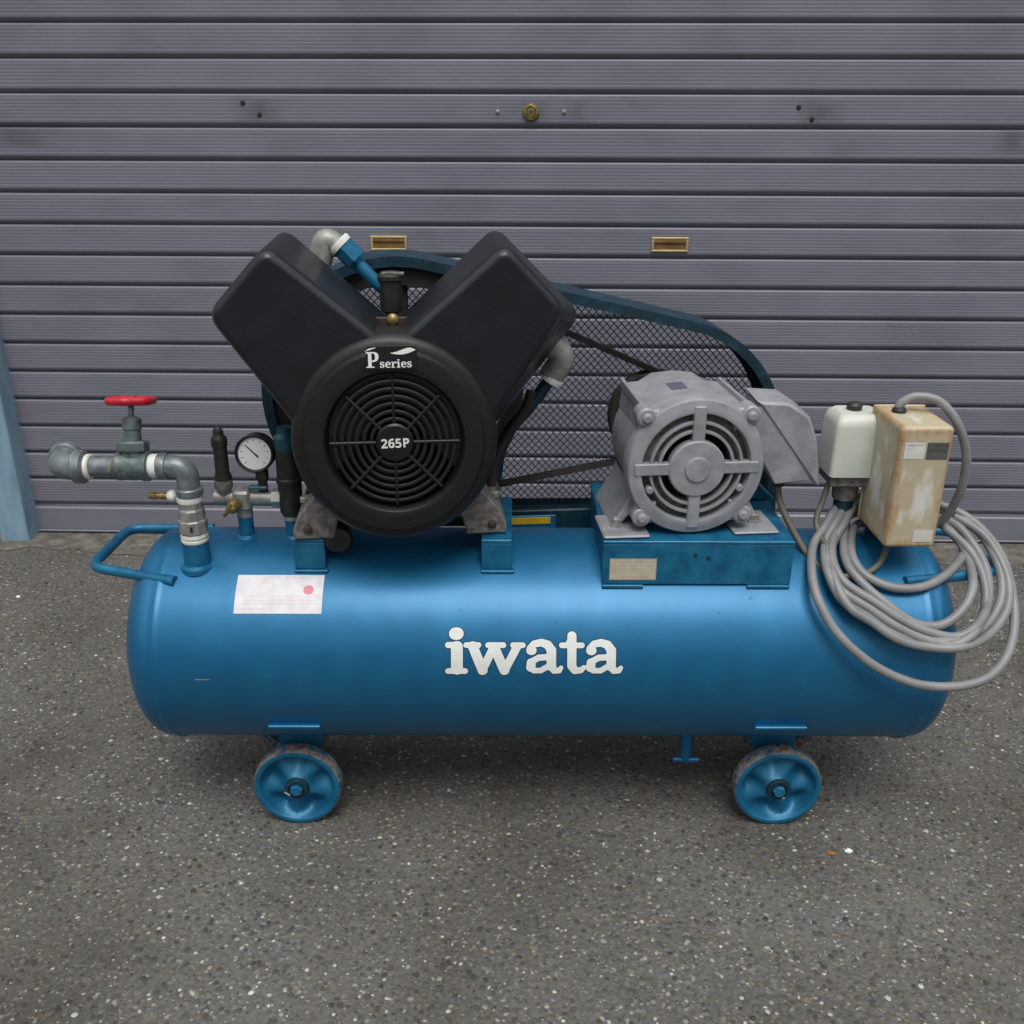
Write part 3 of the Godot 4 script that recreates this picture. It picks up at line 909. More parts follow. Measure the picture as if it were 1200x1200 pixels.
func build_pump(c: Node3D, dx: Transform3D) -> void:
	# the black cover: two slanted head shrouds that meet under a round fan shroud
	var cover: MeshInstance3D
	for s in [-1.0, 1.0]:
		var f := [Vector2(0.162, 0.9985), Vector2(0.012, 0.870), Vector2(-0.03, 0.80), Vector2(0.09, 0.66), Vector2(0.1415, 0.7426), Vector2(0.250, 0.9045)]
		var b := [Vector2(0.160, 1.003), Vector2(0.010, 0.866), Vector2(-0.03, 0.79), Vector2(0.12, 0.64), Vector2(0.172, 0.705), Vector2(0.297 if s > 0 else 0.284, 0.866)]
		if s < 0:
			for l in [f, b]:
				for i in l.size(): l[i].x = -l[i].x
				l.reverse()
		var ff := Geo.rounded(f, 0.023, 6)
		var bb := Geo.rounded(b, 0.023, 6)
		var sec := [Geo.at_z(bb, -0.035)]
		var mid := []
		for i in ff.size(): mid.append(ff[i].lerp(bb[i], 0.12))
		sec.append(Geo.at_z(mid, 0.118))
		for k in 6:
			var a := k / 5.0 * PI / 2
			sec.append(Geo.at_z(Geo.inset(ff, 0.013 * (1.0 - cos(a))), 0.133 + 0.017 * sin(a) + (0.0004 if s > 0 else 0.0)))
		if cover == null: cover = obj("pump_cover", Geo.new().loft(sec), M.black_plastic, c, dx)
		else: obj("head_shroud", Geo.new().loft(sec), M.black_plastic, cover)
	var fx := Transform3D(Basis.from_scale(Vector3(1, 1.045, 1)), Vector3(0, 0.7215, 0))
	obj("fan_shroud", Geo.new().lathe([Vector2(0.150, 0.02), Vector2(0.1505, 0.12), Vector2(0.1495, 0.142), Vector2(0.1455, 0.153), Vector2(0.139, 0.1585), Vector2(0.131, 0.160), Vector2(0.127, 0.1665), Vector2(0.110, 0.1685), Vector2(0.1015, 0.1665), Vector2(0.098, 0.162), Vector2(0.094, 0.146), Vector2(0.091, 0.13)], 96), M.black_ring, cover, fx)
	obj("fan_backing", Geo.new().lathe([Vector2(0.149, 0.06), Vector2(0.03, 0.06), Vector2(0.0, 0.06)], 48), M.black_hole, cover, fx)
	for r in [0.086, 0.0755, 0.065, 0.0545, 0.044, 0.0335]:
		var z := 0.1615 - 0.0
		obj("grille_ring", Geo.new().lathe([Vector2(r - 0.0026, z - 0.008), Vector2(r - 0.0026, z - 0.001), Vector2(r - 0.0012, z), Vector2(r + 0.0012, z), Vector2(r + 0.0026, z - 0.001), Vector2(r + 0.0026, z - 0.008), Vector2(r - 0.0026, z - 0.008)].duplicate().map(func(v): return v), 72), M.black_ring, cover, fx)
	for k in 8:
		var a := k * PI / 4
		obj("grille_spoke", Geo.new().box(Vector3(0.022, -0.0021, 0.1545), Vector3(0.0935, 0.0021, 0.1632 if k % 2 else 0.1622), 0.001), M.black_plastic if k % 2 else M.black_ring, cover, fx * Transform3D(Basis(Vector3(0, 0, 1), a), Vector3.ZERO))
	for k in 6:
		obj("fan_blade", Geo.new().slab([Vector2(0.03, -0.012), Vector2(0.088, -0.03), Vector2(0.09, 0.012), Vector2(0.03, 0.012)], -0.001, 0.001, 0.0005), M.copper_dark, cover, fx * Transform3D(Basis(Vector3(0, 0, 1), k * PI / 3 + 0.3) * Basis(Vector3.RIGHT, 0.5), Vector3(0, 0, 0.105)))
	obj("grille_hub", Geo.new().lathe(can([Vector2(0.0275, 0.150), Vector2(0.0275, 0.1625), Vector2(0.025, 0.165)]), 36), M.badge_black, cover, fx)
	obj("hub_lettering", text_mesh("265P", "Droid Sans", 700, 0.0185), M.badge_white, cover, Transform3D(Basis.from_euler(Vector3(0, 0, 0.03)), Vector3(0.0005, 0.7215, 0.1656)))
	# the maker's badge on the upper rim
	var bd := obj("badge_plate", Geo.new().slab(Geo.rounded([Vector2(-0.034, -0.016), Vector2(0.036, -0.016), Vector2(0.036, 0.017), Vector2(-0.034, 0.017)], 0.006, 4), 0.0, 0.0022, 0.0006), M.badge_black, cover, Transform3D(Basis(Vector3.RIGHT, -0.10), Vector3(0.0, 0.8465, 0.1672)))
	obj("badge_initial", text_mesh("P", "Droid Serif", 700, 0.030), M.badge_white, bd, Transform3D(Basis(), Vector3(-0.0255, -0.0025, 0.0026)))
	obj("badge_word", text_mesh("series", "Droid Serif", 700, 0.0150), M.badge_white, bd, Transform3D(Basis(), Vector3(0.0065, -0.0080, 0.0026)))
	var sw := []
	for i in 17:
		var u := i / 16.0
		sw.append(Vector2(lerpf(0.000, 0.034, u), 0.0065 + 0.004 * u - 0.0035 * sin(u * PI) ))
	for i in 17:
		var u := 1.0 - i / 16.0
		sw.append(Vector2(lerpf(0.000, 0.034, u), 0.0072 + 0.004 * u + 0.0038 * sin(pow(u, 2.0) * PI)))
	obj("badge_swoosh", Geo.new().slab(sw, 0.0022, 0.003, 0.0001), M.badge_white, bd)
	obj("badge_swoosh", Geo.new().slab([Vector2(-0.036, 0.0095), Vector2(-0.022, 0.0135), Vector2(-0.020, 0.0148), Vector2(-0.030, 0.0135)], 0.0022, 0.003, 0.0001), M.badge_white, bd)
	# crankcase, cylinders and feet behind the cover
	var body := Geo.new()
	body.lathe(can([Vector2(0.09, -0.12), Vector2(0.105, -0.1), Vector2(0.105, 0.02), Vector2(0.09, 0.03)]), 36, Transform3D(Basis(), Vector3(0, 0.665, 0)))
	for s in [-1.0, 1.0]:
		var d := Vector3(s * 0.70, 0.714, 0)
		for k in 8:
			body.lathe(can([Vector2(0.068, 0.0), Vector2(0.068, 0.007)]), 28, along(Vector3(0, 0.715, -0.04) + d * (0.11 + k * 0.014), d))
		body.lathe(can([Vector2(0.055, 0.0), Vector2(0.055, 0.24)]), 28, along(Vector3(0, 0.715, -0.04), d))
	obj("crankcase", body, M.cast_iron, c, dx)
	for s in [-1.0, 1.0]:
		var ft := Geo.new()
		var prof := [Vector2(0.105, 0.5395), Vector2(0.168, 0.5395), Vector2(0.168, 0.556), Vector2(0.158, 0.580), Vector2(0.128, 0.616), Vector2(0.06, 0.62), Vector2(0.07, 0.60), Vector2(0.098, 0.568)]
		if s < 0:
			for i in prof.size(): prof[i].x = -prof[i].x
			prof.reverse()
		ft.slab(prof, 0.02, 0.082, 0.003)
		var ob := obj("crankcase_foot", ft, M.cast_iron, c, dx)
		obj("rear_foot", Geo.new().slab(prof, -0.11, -0.06, 0.003), M.cast_iron, ob)
		obj("foot_bolt", Geo.new().lathe(can([Vector2(0.009, 0.0), Vector2(0.009, 0.007), Vector2(0.007, 0.009)]), 6, along(Vector3(s * 0.150, 0.590, 0.045), Vector3.UP)), M.nickel, ob, Transform3D.IDENTITY, 10)
		obj("cap_screw", Geo.new().lathe(can([Vector2(0.007, 0.0), Vector2(0.007, 0.004), Vector2(0.004, 0.006)]), 12, along(Vector3(s * 0.145, 0.557, 0.0815), Vector3(0, 0, 1))), M.copper_dark, ob)
	obj("drain_plug", Geo.new().lathe(can([Vector2(0.022, 0.0), Vector2(0.024, 0.02), Vector2(0.021, 0.026)]), 20, along(Vector3(-0.103, 0.537, 0.05), Vector3(0.1, -0.15, 1))), M.dark_fitting, c, dx)
	# the notch between the heads: a plate with a bolt, intake filter and delivery pipes
	var np := obj("notch_plate", Geo.new().slab([Vector2(0.0, 0.845), Vector2(0.022, 0.888), Vector2(-0.022, 0.888)], 0.085, 0.09, 0.001), M.copper_dark, c, dx)
	obj("notch_bolt", Geo.new().lathe(can([Vector2(0.009, 0.0), Vector2(0.008, 0.005), Vector2(0.004, 0.008)]), 14), M.brass, np, Transform3D(Basis(), Vector3(0.002, 0.8855, 0.0905)))
	var flt := obj("intake_filter", Geo.new().lathe(can([Vector2(0.014, 0.0), Vector2(0.018, 0.004), Vector2(0.018, 0.05), Vector2(0.021, 0.052), Vector2(0.021, 0.058), Vector2(0.013, 0.064)]), 24, along(Vector3(-0.1925, 0.868, -0.06), Vector3.UP)), M.dark_fitting, c)
	obj("filter_clip", Geo.new().tube([Vector3(-0.205, 0.930, -0.05), Vector3(-0.17, 0.930, -0.05)], 0.003, 8), M.cast_iron, flt)
	var dp := obj("delivery_pipe", Geo.new().tube(smooth_path([Vector3(-0.255, 0.956, -0.06), Vector3(-0.235, 0.936, -0.06), Vector3(-0.212, 0.912, -0.06), Vector3(-0.195, 0.898, -0.068)], 5), 0.0105, 14), M.blue_dull, c)
	obj("union_nut", Geo.new().lathe(can([Vector2(0.0185, 0.0), Vector2(0.0185, 0.028), Vector2(0.015, 0.033)]), 8, along(Vector3(-0.265, 0.970, -0.06), Vector3(0.70, -0.71, 0))), M.blue_dull, dp, Transform3D.IDENTITY, 10)
	obj("seal_ring", Geo.new().lathe(can([Vector2(0.0205, 0.0), Vector2(0.0215, 0.004), Vector2(0.0205, 0.010)]), 20, along(Vector3(-0.2735, 0.976, -0.06), Vector3(0.70, -0.71, 0))), M.seal_tape, dp)
	obj("elbow_fitting", Geo.new().tube(bent([Vector3(-0.270, 0.968, -0.06), Vector3(-0.291, 0.983, -0.06), Vector3(-0.302, 0.945, -0.055)], 0.025), 0.019, 16), M.nickel, dp)
	var d2 := obj("delivery_pipe", Geo.new().tube(smooth_path([Vector3(0.066, 0.766, -0.06), Vector3(0.044, 0.735, -0.06), Vector3(0.022, 0.705, -0.06), Vector3(-0.006, 0.672, -0.06), Vector3(-0.022, 0.63, -0.06), Vector3(-0.028, 0.585, -0.06)], 5), 0.0105, 14), M.blue_dark, c)
	obj("elbow_fitting", Geo.new().tube(bent([Vector3(0.062, 0.762, -0.06), Vector3(0.086, 0.800, -0.06), Vector3(0.05, 0.825, -0.06)], 0.03), 0.021, 16), M.nickel, d2)
	obj("seal_ring", Geo.new().lathe(can([Vector2(0.021, 0.0), Vector2(0.022, 0.005), Vector2(0.021, 0.010)]), 20, along(Vector3(0.061, 0.757, -0.06), Vector3(0.5, 0.8, 0))), M.seal_tape, d2)
	var cp := obj("cooling_pipe", Geo.new().tube(smooth_path([Vector3(0.03, 0.756, 0.0), Vector3(0.018, 0.72, 0.0), Vector3(-0.012, 0.675, 0.0), Vector3(-0.03, 0.632, 0.005), Vector3(-0.034, 0.592, 0.01)], 5), 0.008, 12), M.black_rubber, c)
	obj("pipe_nut", Geo.new().lathe(can([Vector2(0.008, 0.0), Vector2(0.008, 0.014)]), 6, along(Vector3(-0.034, 0.60, 0.012), Vector3.DOWN)), M.nickel, cp, Transform3D.IDENTITY, 10)

func build_drive(c: Node3D, dx: Transform3D) -> void:
	var fc := Vector2(0.0, 0.712); var fr := 0.216
	var mc := Vector2(0.456, 0.657); var mr := 0.082
	# flywheel with spokes
	var fl := Geo.new()
	fl.lathe([Vector2(fr - 0.03, -0.185), Vector2(fr, -0.185), Vector2(fr, -0.178), Vector2(fr - 0.008, -0.168), Vector2(fr, -0.158), Vector2(fr, -0.148), Vector2(fr - 0.03, -0.148), Vector2(fr - 0.03, -0.185)], 72, Transform3D(Basis(), Vector3(fc.x, fc.y, 0)))
	fl.lathe(can([Vector2(0.045, -0.19), Vector2(0.045, -0.135)]), 24, Transform3D(Basis(), Vector3(fc.x, fc.y, 0)))
	for k in 5:
		fl.add(Geo.new().box(Vector3(0.03, -0.02, -0.175), Vector3(fr - 0.025, 0.02, -0.16), 0.004), Transform3D(Basis(Vector3(0, 0, 1), k * TAU / 5 + PI / 10), Vector3(fc.x, fc.y, 0)))
	obj("flywheel", fl, M.black_rubber, c, dx)
	obj("motor_pulley", Geo.new().lathe(can([Vector2(mr, -0.185), Vector2(mr, -0.178), Vector2(mr - 0.008, -0.168), Vector2(mr, -0.158), Vector2(mr, -0.15)]), 40, Transform3D(Basis(), Vector3(mc.x, mc.y, 0))), M.black_rubber, c, dx)
	# belt: tangents and wraps
	var dv := mc - fc
	var dist := dv.length()
	var base := dv.angle()
	var off := acos((fr - mr) / dist)
	var r1 := fr - 0.003; var r2 := mr - 0.003
	var path := []
	for i in 41:
		var a := lerpf(base + off, base + TAU - off, i / 40.0)
		path.append(fc + Vector2(cos(a), sin(a)) * r1)
	for i in 21:
		var a := lerpf(base - off, base + off, i / 20.0)
		path.append(mc + Vector2(cos(a), sin(a)) * r2)
	var inner := []
	var nn := path.size()
	for i in nn:
		var e: Vector2 = (path[(i + 1) % nn] - path[(i + nn - 1) % nn]).normalized()
		inner.append(path[i] + Vector2(-e.y, e.x) * 0.010)
	var bg := Geo.new()
	for i in nn:
		var j := (i + 1) % nn
		var z0 := -0.175; var z1 := -0.161
		var a: Vector2 = path[i]; var b: Vector2 = path[j]; var d: Vector2 = inner[i]; var e: Vector2 = inner[j]
		bg.quad(Vector3(a.x, a.y, z0), Vector3(b.x, b.y, z0), Vector3(b.x, b.y, z1), Vector3(a.x, a.y, z1))
		bg.quad(Vector3(a.x, a.y, z1), Vector3(b.x, b.y, z1), Vector3(e.x, e.y, z1 - 0.003), Vector3(d.x, d.y, z1 - 0.003))
		bg.quad(Vector3(e.x, e.y, z0 + 0.003), Vector3(d.x, d.y, z0 + 0.003), Vector3(d.x, d.y, z1 - 0.003), Vector3(e.x, e.y, z1 - 0.003))
		bg.quad(Vector3(b.x, b.y, z0), Vector3(a.x, a.y, z0), Vector3(d.x, d.y, z0 + 0.003), Vector3(e.x, e.y, z0 + 0.003))
	obj("drive_belt", bg, M.black_rubber, c, dx)
	# guard: a rim round both pulleys, expanded metal on its back
	var o := []
	for i in 25: # round the flywheel, anticlockwise from its top
		var a := deg_to_rad(lerpf(76.0, 235.0, i / 24.0))
		o.append(fc + Vector2(cos(a), sin(a)) * 0.234)
	o.append(Vector2(-0.10, 0.468))
	o.append(Vector2(0.30, 0.458))
	o.append(Vector2(0.692, 0.448))
	for i in 19:
		var a := deg_to_rad(lerpf(-2.0, 72.0, i / 18.0))
		o.append(Vector2(0.462, 0.612) + Vector2(cos(a), sin(a)) * 0.226)
	var zb := -0.232; var zf := -0.135
	var gd := Geo.new()
	var oi := Geo.inset(o, 0.003)
	var fl_in := Geo.inset(o, 0.017)
	var n := o.size()
	for i in n:
		var j := (i + 1) % n
		var a: Vector2 = o[i]; var b: Vector2 = o[j]; var d: Vector2 = oi[i]; var e: Vector2 = oi[j]; var f: Vector2 = fl_in[i]; var h: Vector2 = fl_in[j]
		gd.quad(Vector3(a.x, a.y, zb), Vector3(b.x, b.y, zb), Vector3(b.x, b.y, zf), Vector3(a.x, a.y, zf))
		gd.quad(Vector3(e.x, e.y, zb), Vector3(d.x, d.y, zb), Vector3(d.x, d.y, zf - 0.003), Vector3(e.x, e.y, zf - 0.003))
		gd.quad(Vector3(a.x, a.y, zf), Vector3(b.x, b.y, zf), Vector3(h.x, h.y, zf), Vector3(f.x, f.y, zf))
		gd.quad(Vector3(h.x, h.y, zf - 0.003), Vector3(f.x, f.y, zf - 0.003), Vector3(f.x, f.y, zf), Vector3(h.x, h.y, zf))
		gd.quad(Vector3(h.x, h.y, zf - 0.003), Vector3(e.x, e.y, zf - 0.003), Vector3(d.x, d.y, zf - 0.003), Vector3(f.x, f.y, zf - 0.003))
		gd.quad(Vector3(b.x, b.y, zb), Vector3(a.x, a.y, zb), Vector3(f.x, f.y, zb), Vector3(h.x, h.y, zb))
	var guard := obj("belt_guard", gd, M.blue_dark, c, dx)
	var poly := PackedVector2Array(Geo.inset(o, 0.0105))
	var ms := Geo.new()
	var cw := 0.0134; var ch := 0.0146
	for iy in range(0, 36):
		for ix in range(-20, 54):
			var q := Vector2(ix * cw, 0.44 + iy * ch)
			if not Geometry2D.is_point_in_polygon(q + Vector2(cw / 2, ch / 2), poly): continue
			# each diamond: rising and falling strand, both twisted as cut sheet is
			strand(ms, q + Vector2(0, ch / 2), q + Vector2(cw / 2, ch), zb + 0.004)
			strand(ms, q + Vector2(cw / 2, ch), q + Vector2(cw, ch / 2), zb + 0.004)
			strand(ms, q + Vector2(0, ch / 2), q + Vector2(cw / 2, 0), zb + 0.004)
			strand(ms, q + Vector2(cw / 2, 0), q + Vector2(cw, ch / 2), zb + 0.004)
	var mo := obj("expanded_mesh", ms, M.mesh_metal, guard, Transform3D.IDENTITY, 1.0)
	mo.set_meta("kind", "stuff")
	obj("guard_stay", Geo.new().box(Vector3(0.17, 0.450, -0.14), Vector3(0.40, 0.492, -0.13), 0.002), M.blue_dark, guard)
	obj("caution_label", Geo.new().box(Vector3(0.185, 0.478, -0.1005), Vector3(0.262, 0.4905, -0.0985), 0.0003), M.yellow_label, guard)
	obj("label_strip", Geo.new().box(Vector3(0.165, 0.440, -0.106), Vector3(0.272, 0.493, -0.101), 0.001), M.blue_dull, guard)
	obj("rear_support", Geo.new().slab([Vector2(0.54, 0.548), Vector2(0.64, 0.548), Vector2(0.60, 0.585), Vector2(0.56, 0.600)], -0.09, -0.01, 0.002), M.blue_dull, guard)

func strand(g: Geo, a: Vector2, b: Vector2, z: float) -> void:
	var d := (b - a).normalized() * 0.0004
	var n := Vector2(-d.y, d.x).normalized() * 0.0009
	var p0 := a - d; var p1 := b + d
	var q := [Vector3(p0.x - n.x, p0.y - n.y, z - 0.0012), Vector3(p1.x - n.x, p1.y - n.y, z - 0.0012), Vector3(p1.x + n.x, p1.y + n.y, z + 0.0006), Vector3(p0.x + n.x, p0.y + n.y, z + 0.0006)]
	var t := Vector3(0, 0, -0.0014)
	g.quad(q[0], q[1], q[2], q[3])
	g.quad(q[3] + t, q[2] + t, q[1] + t, q[0] + t)
	g.quad(q[3], q[2], q[2] + t, q[3] + t)
	g.quad(q[1], q[0], q[0] + t, q[1] + t)

func build_motor(c: Node3D, dx: Transform3D) -> void:
	var mx := dx * Transform3D(Basis.from_scale(Vector3(1.08, 1.10, 1)), Vector3(0.456, 0.6585, 0.012))
	var zf := 0.118; var zb := -0.076
	var motor := obj("motor", Geo.new().lathe([Vector2(0.0, zb - 0.012), Vector2(0.05, zb - 0.012), Vector2(0.082, zb - 0.006), Vector2(0.088, zb), Vector2(0.0905, zb + 0.012), Vector2(0.0925, zf - 0.045), Vector2(0.094, zf - 0.03), Vector2(0.084, zf - 0.03)], 72), M.motor_grey, c, mx)
	# the flat-topped upper casing with raised edges
	obj("casing_top", Geo.new().slab([Vector2(-0.080, 0.045), Vector2(0.080, 0.045), Vector2(0.074, 0.079), Vector2(0.052, 0.082), Vector2(0.032, 0.0945), Vector2(0.0, 0.0975), Vector2(-0.032, 0.0945), Vector2(-0.052, 0.082), Vector2(-0.076, 0.080)], zb + 0.004, zf - 0.028, 0.002), M.motor_grey, motor)
	for s in [-1.0, 1.0]:
		obj("casing_rib", Geo.new().box(Vector3(s * 0.076 - 0.003, 0.074, zb + 0.006), Vector3(s * 0.076 + 0.003, 0.086, zf - 0.024), 0.001), M.motor_grey, motor)
	var nmx := print_material("motor_plate_print", 128, 64, c8(98, 100, 118), c8(60, 62, 80), [[0.05, 0.95, 0.15, 0.1, 0.5], [0.05, 0.95, 0.4, 0.1, 0.4], [0.05, 0.95, 0.65, 0.1, 0.4]])
	var np := Geo.new()
	np.quad(Vector3(-0.026, 0.0958, 0.045), Vector3(-0.002, 0.0980, 0.045), Vector3(-0.002, 0.0980, 0.006), Vector3(-0.026, 0.0958, 0.006))
	obj("name_plate", np, nmx, motor)
	# end shield: outer ring, four spokes, two thin rings, hub
	var sh := Geo.new()
	sh.lathe([Vector2(0.084, zf - 0.035), Vector2(0.0965, zf - 0.035), Vector2(0.1005, zf - 0.03), Vector2(0.1005, zf - 0.008), Vector2(0.097, zf - 0.002), Vector2(0.090, zf), Vector2(0.083, zf + 0.002), Vector2(0.0795, zf + 0.001), Vector2(0.078, zf - 0.006), Vector2(0.078, zf - 0.02)], 72)
	obj("end_shield", sh, M.motor_grey, motor)
	obj("shield_inside", Geo.new().lathe([Vector2(0.084, zf - 0.034), Vector2(0.0, zf - 0.034)], 48), M.black_hole, motor)
	for r in [0.0658, 0.0535]:
		obj("shield_ring", Geo.new().lathe([Vector2(r - 0.0022, zf - 0.010), Vector2(r - 0.0022, zf - 0.001), Vector2(r - 0.0015, zf), Vector2(r + 0.0015, zf), Vector2(r + 0.0022, zf - 0.001), Vector2(r + 0.0022, zf - 0.010), Vector2(r - 0.0022, zf - 0.010)], 64), M.motor_grey, motor)
	obj("stator_core", Geo.new().lathe([Vector2(0.080, zf - 0.022), Vector2(0.0625, zf - 0.016), Vector2(0.0535, zf - 0.016), Vector2(0.0525, zf - 0.033)], 48), M.cast_iron, motor)
	for k in 4:
		obj("shield_spoke", Geo.new().box(Vector3(0.03, -0.0085, zf - 0.012), Vector3(0.0895, 0.0088, zf + 0.0032), 0.0015), M.motor_grey, motor, Transform3D(Basis(Vector3(0, 0, 1), k * PI / 2), Vector3.ZERO))
	obj("shield_hub", Geo.new().lathe(can([Vector2(0.041, zf - 0.012), Vector2(0.041, zf + 0.003), Vector2(0.039, zf + 0.0055), Vector2(0.0185, zf + 0.0065), Vector2(0.0175, zf + 0.0095), Vector2(0.0155, zf + 0.0105)]), 40), M.motor_grey, motor)
	for q in [Vector2(-0.0745, 0.0735), Vector2(0.0745, 0.0735), Vector2(-0.0745, -0.073), Vector2(0.0745, -0.073)]:
		var lug := obj("shield_lug", Geo.new().lathe(can([Vector2(0.0140, zf - 0.036), Vector2(0.0140, zf - 0.004), Vector2(0.0115, zf - 0.0015)]), 20), M.motor_grey, motor, Transform3D(Basis(), Vector3(q.x, q.y, 0)))
		obj("corner_block", Geo.new().slab([Vector2(-0.016, -0.016), Vector2(0.016, -0.016), Vector2(0.016, 0.016), Vector2(-0.016, 0.016)], zf - 0.034, zf - 0.006, 0.003), M.motor_grey, motor, Transform3D(Basis(), Vector3(q.x * 0.92, q.y * 0.92, 0)))
		obj("bolt", Geo.new().lathe(can([Vector2(0.0075, zf - 0.002), Vector2(0.0070, zf + 0.003), Vector2(0.0045, zf + 0.005)]), 14), M.motor_grey, motor, Transform3D(Basis(), Vector3(q.x, q.y, 0)))
	for s in [-1.0, 1.0]:
		obj("screw_boss", Geo.new().lathe(can([Vector2(0.0055, zf - 0.012), Vector2(0.0055, zf + 0.0015), Vector2(0.004, zf + 0.003)]), 12), M.motor_grey, motor, Transform3D(Basis(), Vector3(s * 0.0655, -0.031, 0)))
	# feet: curved legs down to plates on the stand
	for s in [-1.0, 1.0]:
		var l := [Vector2(0.066, -0.062), Vector2(0.084, -0.040), Vector2(0.094, -0.066), Vector2(0.113, -0.096), Vector2(0.114, -0.101), Vector2(0.104, -0.101), Vector2(0.088, -0.082), Vector2(0.076, -0.076)]
		l.reverse()
		if s < 0:
			for i in l.size(): l[i].x = -l[i].x
			l.reverse()
		var ft := obj("motor_foot", Geo.new().slab(l, -0.06, 0.085, 0.003), M.motor_grey, motor)
		obj("foot_plate", Geo.new().box(Vector3(s * 0.096 - 0.034, -0.1010, 0.035), Vector3(s * 0.096 + 0.034, -0.0965, 0.126), 0.003), M.motor_grey, ft)
		obj("foot_bolt", Geo.new().lathe(can([Vector2(0.011, 0.0), Vector2(0.011, 0.003), Vector2(0.0075, 0.003), Vector2(0.0075, 0.011), Vector2(0.0045, 0.013)]), 6, along(Vector3(s * 0.104, -0.0965, 0.082), Vector3.UP)), M.nickel, ft, Transform3D.IDENTITY, 10)
	# terminal box on the right flank, its lid hanging over at a slant
	var tb := obj("terminal_box", Geo.new().slab([Vector2(0.4210, 0.6120), Vector2(0.4790, 0.6190), Vector2(0.4010, 0.7350), Vector2(0.3840, 0.7420), Vector2(0.375, 0.69)], -0.045, 0.035, 0.002), M.motor_grey, c)
	obj("lid", Geo.new().slab([Vector2(0.3800, 0.7495), Vector2(0.3850, 0.7430), Vector2(0.4850, 0.6120), Vector2(0.4925, 0.6105), Vector2(0.4790, 0.6900), Vector2(0.4640, 0.7250), Vector2(0.4300, 0.7470)], -0.052, 0.038, 0.004), M.motor_grey, tb)
	obj("cable_gland", Geo.new().tube([Vector3(0.437, 0.618, 0.0), Vector3(0.437, 0.598, 0.0)], 0.010, 12), M.dark_fitting, tb)
	obj("motor_lead", Geo.new().tube(smooth_path([Vector3(0.436, 0.605, 0.0), Vector3(0.440, 0.573, 0.01), Vector3(0.458, 0.535, 0.03), Vector3(0.478, 0.503, 0.05), Vector3(0.495, 0.487, 0.075), Vector3(0.52, 0.482, 0.095)], 6), 0.0055, 10), M.thin_cord, c)

